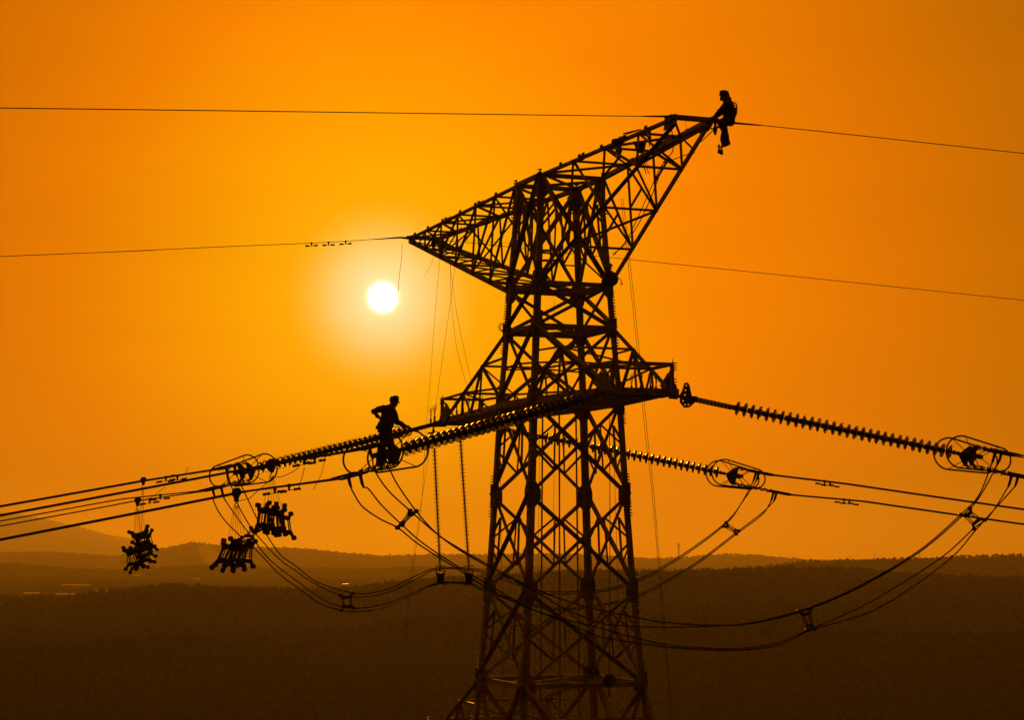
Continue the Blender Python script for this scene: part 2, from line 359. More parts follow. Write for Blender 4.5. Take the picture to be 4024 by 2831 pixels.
# ------------------------------------------------------------------ conductor crossarms
def cond_arm(s, L, wb, zb, zs, zp, label, full=True):
    w0, w1 = wz(zb), wz(zs); h = zp - zb
    E = {k: T(s * L, k * wb, zb) for k in (-1, 1)}; R = {k: T(s * w0, k * w0, zb) for k in (-1, 1)}
    S1 = {k: T(s * w1, k * w1, zs) for k in (-1, 1)}; S0 = {k: E[k].lerp(R[k], .07) + ZV * .12 for k in (-1, 1)}
    PT = {k: E[k] + ZV * h for k in (-1, 1)}
    mb = MB()
    for k in (-1, 1): mb.prism([(-.06, -.1), (.06, -.1), (.06, -.075), (-.035, -.075), (-.035, .1), (-.06, .1)] if k * s > 0 else [(-.06, -.1), (.06, -.1), (.06, .1), (.035, .1), (.035, -.075), (-.06, -.075)], E[k], R[k])
    arm = mb.build('conductor_crossarm', 'steel', tower)
    if label: arm['label'] = label
    NN = {k: S1[k].lerp(S0[k], .70) for k in (-1, 1)}; MM = {k: S1[k].lerp(S0[k], .37) for k in (-1, 1)}
    for k in (-1, 1):
        member('slanted_chord', arm, S1[k], S0[k], .135, up=LV * k)
        if full: MB().angle(E[k], PT[k], .12, up=AV).build('end_post', 'steel', arm); member('top_rail', arm, PT[k], NN[k], .085)
        fr = lambda f: R[k].lerp(E[k], f)
        def below(p):
            a = (p - TC).dot(AV) * s; f = (a - w0) / (L - w0); return fr(f)
        member('web_brace', arm, NN[k], below(NN[k]), .065, up=LV * k); member('web_brace', arm, MM[k], below(MM[k]), .065, up=LV * k)
        member('web_brace', arm, NN[k], below(MM[k].lerp(NN[k], .45)), .07, up=LV * k); member('web_brace', arm, MM[k], below(MM[k].lerp(NN[k], .45)), .07, up=LV * k, fl=-1)
        member('web_brace', arm, MM[k], T(s * wz(zs - .75), k * wz(zs - .75), zs - .75), .06, up=LV * k); member('web_brace', arm, NN[k], T(s * wz(zb + .55), k * wz(zb + .55), zb + .55), .06, up=LV * k)
        member('web_brace', arm, MM[k], T(s * wz(zb + .3), k * wz(zb + .3), zb + .3), .08, up=LV * k, fl=-1)
        member('web_brace', arm, PT[k] - ZV * .08, below(NN[k].lerp(S0[k], .45)), .06, up=LV * k)
        MB().plate([E[k] + LV * k * .08 - ZV * .14 - AV * s * .25, E[k] + LV * k * .08 - ZV * .18 + AV * s * .1, E[k] + LV * k * .08 + ZV * .12 + AV * s * .06, S0[k] + LV * k * .08 + ZV * .42 - AV * s * .25, S0[k] + LV * k * .08 + ZV * .1 - AV * s * .75], LV, .022).build('gusset_plate', 'steel2', arm)
        for z0_, z1_ in ((.05, .36), (h - .2, h + .06)):
            comb(E[k] + ZV * z0_, E[k] + ZV * z1_, LV * k + AV * s * .4, .10, 4, .028).build('bolt_row', 'dark', arm)
        MB().tube([PT[k], PT[k] + ZV * .16], [.02, .004], 5).build('spike', 'dark', arm)
    for p, q, w in ((PT[-1], PT[1], .09), (NN[-1], PT[1], .055), (NN[-1], NN[1], .08), (MM[-1], MM[1], .07), (MM[-1], NN[1], .055))[0 if full else 2:]: member('cross_strut', arm, p, q, w)
    for j, f in enumerate(np.linspace(.14, 1, 5 if s > 0 else 7)):
        p, q = R[-1].lerp(E[-1], f), R[1].lerp(E[1], f)
        member('cross_strut', arm, p - ZV * .05, q - ZV * .05, .10)
        if j: member('cross_strut', arm, pp - ZV * .05, (q if j % 2 else p) - ZV * .05 if False else q - ZV * .05, .07); member('cross_strut', arm, pq - ZV * .08, p - ZV * .08, .07)
        pp, pq = p, q
    if full:
        # landing plates at the arm's end and along the inner edge
        e0, e1 = E[-1].lerp(R[-1], .02), E[1].lerp(R[1], .02)
        for k, dr in ((-1, Vector((-.766, -.643, 0))), (1, Vector((.985, .174, 0)))):
            MB().box(E[k] - dr * .1 - ZV * .1, E[k] + dr * (.34 if k < 0 else .12) - ZV * .12, .16, .2).build('attachment_bracket', 'steel2', arm)
        MB().box(E[-1] - LV * .1 - ZV * .05, E[1] + LV * .1 - ZV * .05, .34, .2).build('end_beam', 'steel2', arm)
        for f0, f1 in ((.80, .93),):
            pts = [R[-1].lerp(E[-1], f0) - ZV * .12, R[1].lerp(E[1], f0) - ZV * .12, R[1].lerp(E[1], f1) - ZV * .12, R[-1].lerp(E[-1], f1) - ZV * .12]
            MB().plate(pts, ZV, .02).build('walkway_plate', 'steel2', arm)
    return E
EN = cond_arm(1, LB, WBN, Z3, Z4, ZP, 'near lower crossarm with a box frame at its right end')
EF = cond_arm(-1, LBF, WBF, Z3, Z4, ZP, 'far lower crossarm running left below the sun')
cond_arm(1, 5.6, .8, -6.35, Z0, -5.75, None, False); cond_arm(-1, 9.8, .7, -6.35, Z0, -5.75, None, False)
for k in (-1, 1): MB().box(T(-wz(Z3), k * (wz(Z3) + .02), Z3), T(wz(Z3), k * (wz(Z3) + .02), Z3), .12, .2).build('bottom_chord', 'steel', tower)

# ------------------------------------------------------------------ insulator strings
PHI_L, PHI_R = math.radians(40), math.radians(5)
disc_me = {}
def disc_mesh(kind):
    if kind in disc_me: return disc_me[kind]
    mb = MB()
    if kind == 'glass': mb.lathe([(-.045, .05), (-.034, .095), (-.018, .148), (.0, .177), (.016, .192), (.036, .194), (.035, .182), (.018, .178), (.004, .165), (-.006, .142), (.026, .128), (.030, .118), (-.004, .108), (.020, .092), (.022, .082), (-.012, .07), (-.02, .05)], (0, 0, 0), (0, 0, 1), 28)
    else: mb.lathe([(-.125, .0), (-.125, .045), (-.115, .068), (-.05, .076), (-.03, .074), (-.02, .06), (.03, .05), (.05, .026), (.085, .022), (.085, 0)], (0, 0, 0), (0, 0, 1), 16)
    o = mb.build('proto', 'glass' if kind == 'glass' else 'cap'); me = o.data; bpy.data.objects.remove(o); disc_me[kind] = me; return me
def holed_plate(name, outline, holes, frame, th, m, parent):
    """flat plate with round bolt holes; outline in (t, v) coordinates of the frame"""
    O, t, n, v = frame
    cu = bpy.data.curves.new(name, 'CURVE'); cu.dimensions = '2D'; cu.fill_mode = 'BOTH'; cu.extrude = th / 2
    def sp(pts):
        s = cu.splines.new('POLY'); s.points.add(len(pts) - 1); s.use_cyclic_u = True
        for p, q in zip(s.points, pts): p.co = (q[0], q[1], 0, 1)
    sp(outline)
    for a, b, r in holes: sp([(a + r * math.cos(k * math.pi / 6), b + r * math.sin(k * math.pi / 6)) for k in range(12)])
    o = bpy.data.objects.new(name, cu); COL.objects.link(o)
    bpy.context.view_layer.update()
    me = bpy.data.meshes.new_from_object(o.evaluated_get(bpy.context.evaluated_depsgraph_get()))
    bpy.data.objects.remove(o); me.name = name
    lo = wloc(parent)
    mtx = Matrix(((t.x, v.x, n.x, O.x - lo.x), (t.y, v.y, n.y, O.y - lo.y), (t.z, v.z, n.z, O.z - lo.z), (0, 0, 0, 1)))
    me.transform(mtx); me.materials.clear(); me.materials.append(M[m])
    ob = bpy.data.objects.new(name, me); COL.objects.link(ob); ob.parent = parent; return ob
def racetrack(O, t, v, t0, t1, r0, r1, r):
    pts = []
    for k in range(13): a = math.pi / 2 + math.pi * k / 12; pts.append(O + t * (t0 + r0 + r0 * math.cos(a)) + v * (r0 * math.sin(a)))
    for k in range(13): a = -math.pi / 2 + math.pi * k / 12; pts.append(O + t * (t1 - r1 + r1 * math.cos(a)) + v * (r1 * math.sin(a)))
    return pts
STR = {}
def string(key, A, last, first_x, label, grp='strings of glass insulator discs'):
    """A: corner of the crossarm; last: centre of the last disc"""
    A = Vector(A); d = (last - A); Lg = d.length; t = d.normalized()
    hor = Vector((t.x, t.y, 0)).normalized(); u = Vector((-hor.y, hor.x, 0))
    if u.y > 0: u = -u
    v = u.cross(t); v = v if v.z > 0 else -v
    # where the discs begin: same image column as in the place
    f0 = 0.0
    for k in range(1, 400):
        p = A + t * (Lg * k / 400)
        if (fx(p) - first_x) * (fx(A) - first_x) <= 0: f0 = Lg * k / 400; break
    r = thing('insulator_string', A, label, 'insulator string', grp)
    n = max(2, round((Lg - f0) / .205)); sp = (Lg - f0) / n
    q = t.to_track_quat('Z', 'Y')
    for i in range(n + 1):
        p = A + t * (f0 + sp * i)
        g = bpy.data.objects.new('glass_disc', disc_mesh('glass')); COL.objects.link(g); g.parent = r
        g.location = p - A; g.rotation_mode = 'QUATERNION'; g.rotation_quaternion = q @ Vector((random.gauss(0, .03), random.gauss(0, .03), 1)).to_track_quat('Z', 'Y')
        c = bpy.data.objects.new('metal_cap', disc_mesh('cap')); COL.objects.link(c); c.parent = g
    # linkage between the arm and the first disc
    MB().tube([A, A + t * .16], .045, 8).ball(A, .07).build('shackle', 'dark', r)
    fr = (A, t, u, v)
    b0 = f0 - .14
    if key == 'RN': holed_plate('adjusting_plate', [(.12, .05), (.16, -.16), (.3, -.28), (.44, -.24), (.58, -.06), (.6, .1), (.45, .08), (.33, .36), (.26, .42), (.18, .38), (.17, .2)],
                [(.25, .33, .022), (.25, .2, .022), (.26, .07, .022), (.24, -.1, .022), (.31, -.19, .022), (.4, -.17, .022)], fr, .03, 'dark', r)
    hs = [(x, y, .016) for x in np.arange(.66, max(.7, b0 - .12), .1) for y in (-.03, .03)]
    for du in (-.035, .035):
        l0 = .42 if key == 'RN' else .08
        holed_plate('link_plate', [(l0, -.065), (b0, -.075), (b0, .06), (l0, .075)], hs, (A + u * du, t, u, v), .016, 'dark', r)
    MB().tube([A + t * (b0 - .05), A + t * (b0 + .1)], .035, 8).ball(A + t * b0, .055).build('ball_link', 'dark', r)
    # yoke, corona rings
    O = A + t * Lg
    def L(a, b, c): return O + t * a + u * b + v * c
    MB().tube([L(.08, 0, 0), L(.3, 0, 0)], .045, 8).ball(L(.14, 0, 0), .065).ball(L(.26, 0, 0), .06).build('ball_link', 'dark', r)
    MB().plate([L(.28, -.045, 0), L(.28, .045, 0), L(.52, .26, 0), L(.60, .26, 0), L(.60, -.26, 0), L(.52, -.26, 0)][::1], v, .03).build('yoke_plate', 'dark', r)
    for s in (-1, 1):
        MB().plate([L(.38, s * .25, .035), L(.60, s * .25, .275), L(.68, s * .25, .275), L(.66, s * .25, 0), L(.65, s * .25, -.285), L(.57, s * .25, -.285), L(.38, s * .25, -.035)], u, .028).build('yoke_plate', 'dark', r)
        MB().plate([L(.62, s * .25, .07), L(.88, s * .25, .06), L(.88, s * .25, -.06), L(.62, s * .25, -.07)], u, .034).build('bracket_plate', 'dark', r)
    for s in (-1, 1):
        Q = O + u * s * .5
        rg = MB().tube(racetrack(Q, t, v, -.26, 1.58, .44, .33, .022), .024, 8, closed=True).build('corona_ring', 'alu', r)
        for a, c, a2, c2 in ((.22, .42, .5, .16), (.22, -.42, .5, -.16), (1.2, .34, .86, .05), (1.25, -.33, .86, -.05)): MB().tube([Q + t * a + v * c, L(a2, s * .26, c2)], .011, 6).build('ring_bracket', 'dark', rg)
    # dead-end hardware for the four sub-conductors
    term = {}; start = {}
    tu, tl = {'LN': (.92, 1.7), 'LF': (1.1, 1.7), 'RN': (1.38, 1.95), 'RF': (1.38, 2.1)}[key]
    for s in (-1, 1):
        for w_ in (1, -1):
            te = tu if w_ > 0 else tl; y0 = .27 * w_
            mb = MB()
            mb.tube([L(.6, s * .25, y0), L(te - .25, s * .25, y0)], .014, 6)
            a = .68
            while a < te - .22:
                mb.ball(L(a, s * .25, y0), .038, 8); mb.tube([L(a - .02, s * .25, y0 + .05), L(a - .02, s * .25, y0 - .06)], .018, 6)
                mb.tube([L(a + .05 + .035 * math.cos(k * math.pi / 4), s * .25, y0 + .035 * math.sin(k * math.pi / 4)) for k in range(8)], .01, 5, closed=True); a += .2
            mb.build('link_chain', 'dark', r)
            cl = MB().tube([L(te - .25, s * .25, y0), L(te - .2, s * .25, y0), L(te + .45, s * .25, y0), L(te + .6, s * .25, y0)], [.02, .034, .034, .022], 8).build('dead_end_clamp', 'alu', r)
            J0 = L(te, s * .25, y0); J1 = L(te - .06, s * .25, y0 - .04) - ZV * .2
            MB().tube([J0, J0.lerp(J1, .25), J0.lerp(J1, .3), J1, J1 - ZV * .12 - t * .05], [.05, .05, .042, .04, .022], 8).build('jumper_terminal', 'alu', cl)
            term[s, w_] = J1 - ZV * .1 - t * .04; start[s, w_] = L(te + .5, s * .25, y0)
    STR[key] = dict(O=O, t=t, u=u, v=v, term=term, start=start, hor=hor, root=r)
    return r
dL = Vector((-math.cos(PHI_L), -math.sin(PHI_L), 0)); dR = Vector((math.cos(PHI_R), math.sin(PHI_R), 0)); dN = Vector((math.cos(math.radians(7.5)), math.sin(math.radians(7.5)), 0))
def meet(A, d, x, y):
    """point above the ground track A + d*s that lies on image column x, at image row y"""
    lo, hi = 0.0, 40.0; s0 = fx(A) - x
    for _ in range(60):
        m = (lo + hi) / 2; p = A + d * m
        p = Vector((p.x, p.y, at(x, y, p.y).z))
        if (fx(p) - x) * s0 > 0: lo = m
        else: hi = m
    return p
down = ZV * -.12
string('LN', EN[-1] + down + dL * .3, meet(EN[-1], dL, 1599, 1762), 2281, 'thick gleaming string of glass discs from the tower left to the standing worker')
string('RN', EN[1] + down + dN * .06, meet(EN[1], dN, 3730, 1776), 2895, 'long string of discs running right from the near arm end to the right picture edge')
string('LF', EF[-1] + down + dL * .3, meet(EF[-1], dL, 1026, 1838), 1607, 'string of glass discs passing behind the standing worker down to the left')
string('RF', EF[1] + down + dR * .06, meet(EF[1], dR, 2816, 1856), 2144, 'string of discs emerging right from behind the tower body to the middle pair of rings')

# ------------------------------------------------------------------ conductors
COND = {}
CL = {'LN': 'near left', 'LF': 'far left', 'RN': 'near right', 'RF': 'far right'}
WHERE = {'LN': 'leading left from below the standing worker', 'LF': 'leading left from the ringed far string', 'RN': 'leaving at the right picture edge', 'RF': 'sloping right from the middle rings'}
SLOPE = {}
def aim(S, x, y):
    """slope of the line so that the middle of its bundle crosses picture point (x, y)"""
    O, h = S['O'], S['hor']; p = meet(O, h, x, y) if True else None
    s = (Vector((p.x, p.y, 0)) - Vector((O.x, O.y, 0))).length
    return (p.z - O.z) / s - .0005 * s
SLOPE['LN'] = aim(STR['LN'], 6, 2074); SLOPE['LF'] = aim(STR['LF'], 6, 2026); SLOPE['RF'] = aim(STR['RF'], 4018, 2032); SLOPE['RN'] = SLOPE['RF'] - .02
for key, S in STR.items():
    for s in (-1, 1):
        for w_ in (1, -1):
            p0 = S['start'][s, w_]; h = S['hor']
            s0 = (Vector((p0.x, p0.y, 0)) - Vector((S['O'].x, S['O'].y, 0))).dot(h)
            base = lambda q: SLOPE[key] * q + .0005 * q * q
            pts = [p0 - h * .1 - ZV * SLOPE[key] * .1]
            for q in list(np.linspace(.3, 30, 40)) + list(np.linspace(33, 100, 24)):
                z = S['O'].z + base(s0 + q) + w_ * .255 + ({-1: .075, 1: -.03}[s] * min(1, q / 3) if key == 'LF' and w_ < 0 else s * .009 * min(1, q / 3) if key == 'LN' else 0) + (p0.z - (S['O'].z + base(s0) + w_ * .255)) * max(0, 1 - q / 2.5)
                pts.append(Vector((p0.x + h.x * q, p0.y + h.y * q, z)))
            COND[key, s, w_] = pts
            o = MB().tube(pts, .019, 7).build('conductor', 'alu', None, p0)
            tag(o, '%s conductor, %s of its pair, %s' % ('upper' if w_ > 0 else 'lower', 'nearer' if s > 0 else 'farther', WHERE[key]), 'conductor', 'bundled conductors')
def on_cond(key, s, w_, x):
    P = COND[key, s, w_]
    for a, b in zip(P[:-1], P[1:]):
        fa, fb = fx(a), fx(b)
        if (fa - x) * (fb - x) <= 0: return a.lerp(b, (x - fa) / (fb - fa + 1e-9)), (b - a).normalized()
    return P[3], (P[4] - P[3]).normalized()

# ------------------------------------------------------------------ jumper cables
def ydep(tab, x): return float(np.interp(x, [a for a, b in tab], [b for a, b in tab]))
NEAR = [(1363, 48.5), (1800, 50.6), (2400, 53.3), (3200, 55.1), (4018, 56.2)]
FAR = [(826, 62.2), (1300, 64.9), (1730, 67.6), (2300, 68.7), (3060, 69.4)]
def jumper(name_lab, a, b, pts, tab, r=.019):
    P = [a] + [at(x, y, ydep(tab, x)) for x, y in pts] + [b]
    Q = spline(P, 8)
    o = MB().tube(Q, r, 7).build('jumper_cable', 'alu', None, a)
    tag(o, name_lab, 'jumper cable', 'jumper cables looping below the crossarm'); return Q
TL, TR = STR['LN']['term'], STR['RN']['term']; FL_, FR_ = STR['LF']['term'], STR['RF']['term']
JN = {}
JN['K1'] = jumper('lowest loop cable of the large near jumper in front of the tower, farther strand', TL[-1, -1], TR[-1, -1], [(1388, 1937), (1424, 1992), (1492, 2040), (1565, 2077), (1650, 2144), (1800, 2239), (1908, 2309), (2062, 2386), (2202, 2432), (2356, 2470), (2510, 2512), (2650, 2540), (2883, 2551), (3044, 2531), (3181, 2475), (3406, 2374), (3688, 2201), (3824, 2081), (3889, 2028)], NEAR)
JN['K2'] = jumper('lowest loop cable of the large near jumper in front of the tower, nearer strand', TL[1, -1], TR[1, -1], [(1449, 1924), (1498, 1985), (1577, 2062), (1665, 2139), (1800, 2229), (1920, 2300), (2075, 2389), (2230, 2450), (2356, 2503), (2510, 2530), (2660, 2549), (2883, 2558), (3060, 2538), (3187, 2478), (3446, 2394), (3720, 2209), (3841, 2077)], NEAR)
JN['K3'] = jumper('upper loop cable of the large near jumper in front of the tower, farther strand', TL[-1, 1], TR[-1, 1], [(1473, 1851), (1528, 1931), (1620, 2016), (1711, 2095), (1800, 2160), (1936, 2239), (2055, 2302), (2146, 2351), (2230, 2400), (2356, 2449), (2440, 2460), (2580, 2467), (2835, 2461), (2979, 2444), (3165, 2395), (3366, 2310), (3607, 2169), (3784, 2016), (3849, 1944)], NEAR)
JN['K4'] = jumper('upper loop cable of the large near jumper in front of the tower, nearer strand', TL[1, 1], TR[1, 1], [(1534, 1851), (1566, 1912), (1638, 2013), (1716, 2098), (1806, 2158), (1942, 2234), (2060, 2296), (2160, 2340), (2300, 2386), (2482, 2425), (2615, 2449), (2835, 2460), (2979, 2448), (3165, 2400), (3366, 2316), (3607, 2176), (3784, 2026), (3849, 1954)], NEAR)
JF = {}
JF['K1'] = jumper('lowest cable of the far jumper, farther strand, loop under the bunches of spacers', FL_[-1, -1], FR_[-1, -1], [(839, 1971), (876, 2038), (948, 2112), (1006, 2163), (1099, 2259), (1159, 2303), (1250, 2370), (1342, 2401), (1410, 2405), (1500, 2392), (1600, 2350), (1717, 2298), (1842, 2298), (1901, 2323), (2055, 2375), (2216, 2400), (2384, 2379), (2510, 2347), (2722, 2229), (2899, 2097), (2995, 2024)], FAR)
JF['K2'] = jumper('lowest cable of the far jumper, nearer strand, loop under the bunches of spacers', FL_[1, -1], FR_[1, -1], [(885, 1967), (931, 2034), (995, 2120), (1062, 2203), (1159, 2279), (1281, 2364), (1385, 2392), (1500, 2378), (1600, 2342), (1717, 2294), (1842, 2293), (1901, 2316), (2055, 2368), (2216, 2394), (2384, 2373), (2510, 2340), (2722, 2222), (2899, 2090), (2995, 2017)], FAR)
JF['K3'] = jumper('upper cable of the far jumper, farther strand, passing the hanging weights', FL_[-1, 1], FR_[-1, 1], [(935, 1984), (983, 2070), (1006, 2101), (1099, 2200), (1159, 2242), (1220, 2285), (1335, 2340), (1440, 2348), (1540, 2325), (1640, 2275), (1716, 2240), (1842, 2241), (1930, 2262), (2048, 2305), (2132, 2335), (2286, 2335), (2377, 2325), (2510, 2287), (2682, 2189), (2851, 2062), (2915, 1976)], FAR)
JF['K4'] = jumper('upper cable of the far jumper, nearer strand, passing the hanging weights', FL_[1, 1], FR_[1, 1], [(972, 1960), (1010, 2040), (1034, 2081), (1099, 2179), (1159, 2224), (1250, 2291), (1384, 2332), (1450, 2333), (1540, 2312), (1640, 2262), (1716, 2234), (1842, 2235), (1930, 2252), (2048, 2293), (2132, 2325), (2286, 2327), (2377, 2318), (2510, 2278), (2682, 2181), (2851, 2056), (2920, 1970)], FAR)
def path_at(P, x):
    for a, b in zip(P[:-1], P[1:]):
        fa, fb = fx(a), fx(b)
        if (fa - x) * (fb - x) <= 0: return a.lerp(b, (x - fa) / (fb - fa + 1e-9))
    return P[-1]

# ------------------------------------------------------------------ spacers
sp_me = {}
def spacer(loc, C4, label, grp, quick=None):
    """quad spacer from its four clamp points C4 = (uu, ul, lu, ll) : upper-a, upper-b, lower-a, lower-b"""
    r = thing('spacer', loc, label, 'spacer', grp)
    a, b, c, d = [Vector(p) for p in C4]
    m = (a + b + c + d) / 4
    ia, ib, ic, id_ = [m.lerp(p, .58) for p in (a, b, c, d)]
    n = (b - a).cross(c - a); n = n.normalized() if n.length > 1e-6 else Vector((0, 1, 0))
    mb = MB()
    for p, q in ((ia, ib), (ic, id_)): mb.tube([p, p.lerp(q, .5), q], [.06, .05, .06], 7)
    for p, q, s in ((ia, ic, 1), (ib, id_, -1)):
        sd = (ib - ia).normalized() if (ib - ia).length > 1e-6 else Vector((1, 0, 0))
        for o_ in (-.03, .03): mb.tube([p + sd * o_, q + sd * o_], .0155, 6)
    mb.build('frame', 'dark', r)
    for p, i_ in ((a, ia), (b, ib), (c, ic), (d, id_)):
        ar = MB().tube([i_, i_.lerp(p, .5), p], [.054, .038, .038], 7).build('clamp_arm', 'dark', r)
        MB().lathe([(-.045, .03), (-.038, .056), (.038, .056), (.045, .03)], p, n, 10).build('clamp', 'dark', ar)
    return r
gj = 'spacers clamped on the jumper loops'
def js(J, xs, label):
    q = [path_at(J[k], x) for k, x in zip(('K3', 'K4', 'K1', 'K2'), xs)]
    m = sum(q, Vector()) / 4; spacer(m, q, label, gj)
js(JN, (1612, 1636, 1562, 1580), 'spacer on the near jumper below the standing worker, left of the two hanging insulators')
js(JN, (3140, 3185, 3172, 3200), 'spacer low on the near jumper loop at right, before the dark hillside')
js(JN, (3775, 3812, 3826, 3870), 'spacer high on the near jumper at right, against the sky')
js(JF, (986, 1034, 950, 993), 'spacer on the far jumper wedged between the two bunches of hung spacers')
js(JF, (1336, 1386, 1340, 1392), 'spacer at the bottom of the far jumper loop left of the tower')
js(JF, (2842, 2852, 2894, 2902), 'spacer on the far jumper right of the tower, below the middle rings')

# ------------------------------------------------------------------ bunches of spare spacers hung from travelling blocks
def rope(pts, r, label, grp='ropes and lines', name='rope', m='rope', per=6):
    Q = spline(pts, per) if len(pts) > 2 else pts
    return tag(MB().tube(Q, r, 5).build(name, m, None, pts[0]), label, 'rope', grp)
def block(p, t, size, label, grp='pulley blocks riding on the conductors'):
    r = thing('pulley_block', p, label, 'pulley', grp)
    n = Vector((-t.y, t.x, 0)).normalized()
    MB().lathe([(-.04, .3 * size), (-.035, .46 * size), (0, .4 * size), (.035, .46 * size), (.04, .3 * size)], p + ZV * .12 * size, n, 18).build('sheave', 'dark', r)
    for s in (-1, 1): MB().plate([p + n * s * .055 + ZV * a * size + t * b * size for a, b in ((.52, .2), (.62, 0), (.52, -.2), (.25, -.42), (-.05, -.38), (-.35, -.16), (-.8, -.10), (-.8, .10), (-.35, .16), (-.05, .38), (.25, .42))], n, .012).build('side_plate', 'dark', r)
    h = p - ZV * .85 * size
    MB().tube([h + ZV * .1, h, h - ZV * .06 + t * .05, h - ZV * .13, h - ZV * .07 - t * .05], .013, 6).build('hook', 'dark', r)
    return h - ZV * .1
B1, t1 = on_cond('LF', -1, 1, 563); B2, t2 = on_cond('LF', 1, -1, 541); B3, t3 = on_cond('LN', 1, 1, 1068); B4, t4 = on_cond('LN', 1, -1, 929)
h1 = block(B1, t1, .17, 'small pulley block on the upper far left conductor, above the leftmost bunch')
h2 = block(B2, t2, .2, 'pulley block on the lower far left conductor, above the leftmost bunch')
h3 = block(B3, t3, .23, 'large pulley block on the near upper conductor in front of the far rings')
h4 = block(B4, t4, .23, 'large pulley block on the near lower conductor between the two right bunches')
def bunch(hook, items, Y, gl, gname):
    """items: (x, y, width px, height px, lean, turn) in photo pixels"""
    n = len(items)
    for i, (x, y, hpx, lean, turn, roll) in enumerate(items):
        Yi = Y + (i % 3 - 1) * .14; c = at(x, y, Yi); s = Yi / FPX
        e = Vector((math.cos(turn), math.sin(turn), 0)); up = (ZV + Vector((math.sin(lean), 0, 0))).normalized(); e, up = e * math.cos(roll) + ZV * math.sin(roll), up * math.cos(roll) - e * math.sin(roll)
        hw = .26; hh = hpx * s / 2
        q = [c - e * hw + up * hh, c + e * hw + up * hh, c - e * hw - up * hh, c + e * hw - up * hh]
        lab = '%s from left of %s' % (ORD[i], gl)
        spacer(c, q, 'loose quad spacer, ' + lab, gname)
        top = c + up * hh * .6
        rope([hook + Vector((.02 * (i - n / 2), 0, 0)), top], .0045, 'thin sling of the %s' % lab, 'slings of the hung spacers')
bunch(h3, [(1029, 2034, 106, .18, 1.15, .12), (1046, 2042, 100, .04, .7, -.10), (1064, 2036, 104, .10, 1.25, .08), (1084, 2050, 96, -.10, .75, -.06), (1102, 2046, 108, -.04, 1.2, .10), (1120, 2062, 98, -.24, .95, -.14)], 47.3, 'the high right bunch of hung spacers', 'spare spacers in the high right bunch')
bunch(h4, [(880, 2180, 106, .52, 1.15, .08), (897, 2176, 98, .30, .85, -.06), (914, 2188, 108, .42, 1.25, .10), (932, 2172, 100, .14, .8, -.08), (950, 2190, 106, .24, 1.2, .05), (968, 2176, 98, .04, .95, -.05)], 46.3, 'the low bunch of hung spacers', 'spare spacers in the low bunch')
bunch(h1, [(550, 2124, 80, 0, .25, .22), (563, 2122, 84, 0, .6, .38), (573, 2132, 78, 0, .05, .27), (560, 2140, 84, 0, .9, .30)], 59.4, 'the upper half of the leftmost bunch', 'spare spacers in the leftmost bunch')
bunch(h2, [(524, 2192, 84, 0, .45, .12), (534, 2198, 90, 0, .2, .30), (548, 2186, 82, 0, .7, .44), (560, 2182, 84, 0, .3, .34), (566, 2160, 84, 0, .5, .36)], 58.9, 'the lower half of the leftmost bunch', 'spare spacers in the leftmost bunch')
rope([at(x, y, 58.9) for x, y in ((497, 2170), (480, 2190), (475, 2205), (482, 2218), (493, 2210), (500, 2195))], .005, 'thin loose loop of line beside the leftmost bunch')

# ------------------------------------------------------------------ vibration dampers
def damper(p, t, label, size=1.0, grp='vibration dampers on the conductors', drop=.12):
    r = thing('vibration_damper', p, label, 'damper', grp)
    q = p - ZV * drop * size
    MB().tube([p + ZV * .03 * size, p - ZV * .01, p - ZV * drop * .6 * size, q - ZV * .015], [.04 * size, .042 * size, .028 * size, .026 * size], 7).build('clamp', 'dark', r)
    MB().tube([q - t * .24 * size - ZV * .012, q, q + t * .24 * size - ZV * .012], .008 * size, 6).build('messenger_wire', 'dark', r)
    for s in (-1, 1):
        c = q + t * s * .22 * size
        MB().lathe([(-.08, .018), (-.075, .032), (-.03, .034), (.0, .026), (.05, .030), (.085, .036), (.10, .028), (.105, .0)] if s > 0 else [(-.105, 0), (-.10, .028), (-.085, .036), (-.05, .03), (0, .026), (.03, .034), (.075, .032), (.08, .018)], c, t, 10).build('weight', 'dark', r) if size == 1.0 else MB().tube([c - t * .09 * size, c + t * .09 * size], .036 * size, 8).build('weight', 'dark', r)
for key, s, w_, x, lab in [('LF', 1, -1, 588, 'damper under the lower far left conductor, right of the leftmost pulley'), ('LF', -1, -1, 630, 'damper under the lower far left conductor, farther strand, right of its twin'),
        ('LF', -1, 1, 652, 'damper under the upper far left conductor, right of the small pulley'), ('LF', 1, 1, 697, 'damper under the upper far left conductor, nearest the rings'),
        ('LN', 1, -1, 1080, 'damper under the lower near left conductor, above the high right bunch'), ('LN', -1, -1, 1136, 'damper under the lower near left conductor, right of the high right bunch'),
        ('LN', 1, 1, 1196, 'damper under the upper near left conductor, below the glass string'), ('LN', -1, 1, 1236, 'damper under the upper near left conductor, nearest the standing worker'),
        ('RF', 1, 1, 3240, 'damper under the upper right conductor between the two right-hand ring sets, nearer strand'), ('RF', -1, 1, 3262, 'damper under the upper right conductor, farther strand'),
        ('RF', 1, -1, 3316, 'damper under the lower right conductor, nearer strand'), ('RF', -1, -1, 3338, 'damper under the lower right conductor, farther strand')]:
    p, t = on_cond(key, s, w_, x); damper(p, t, lab)

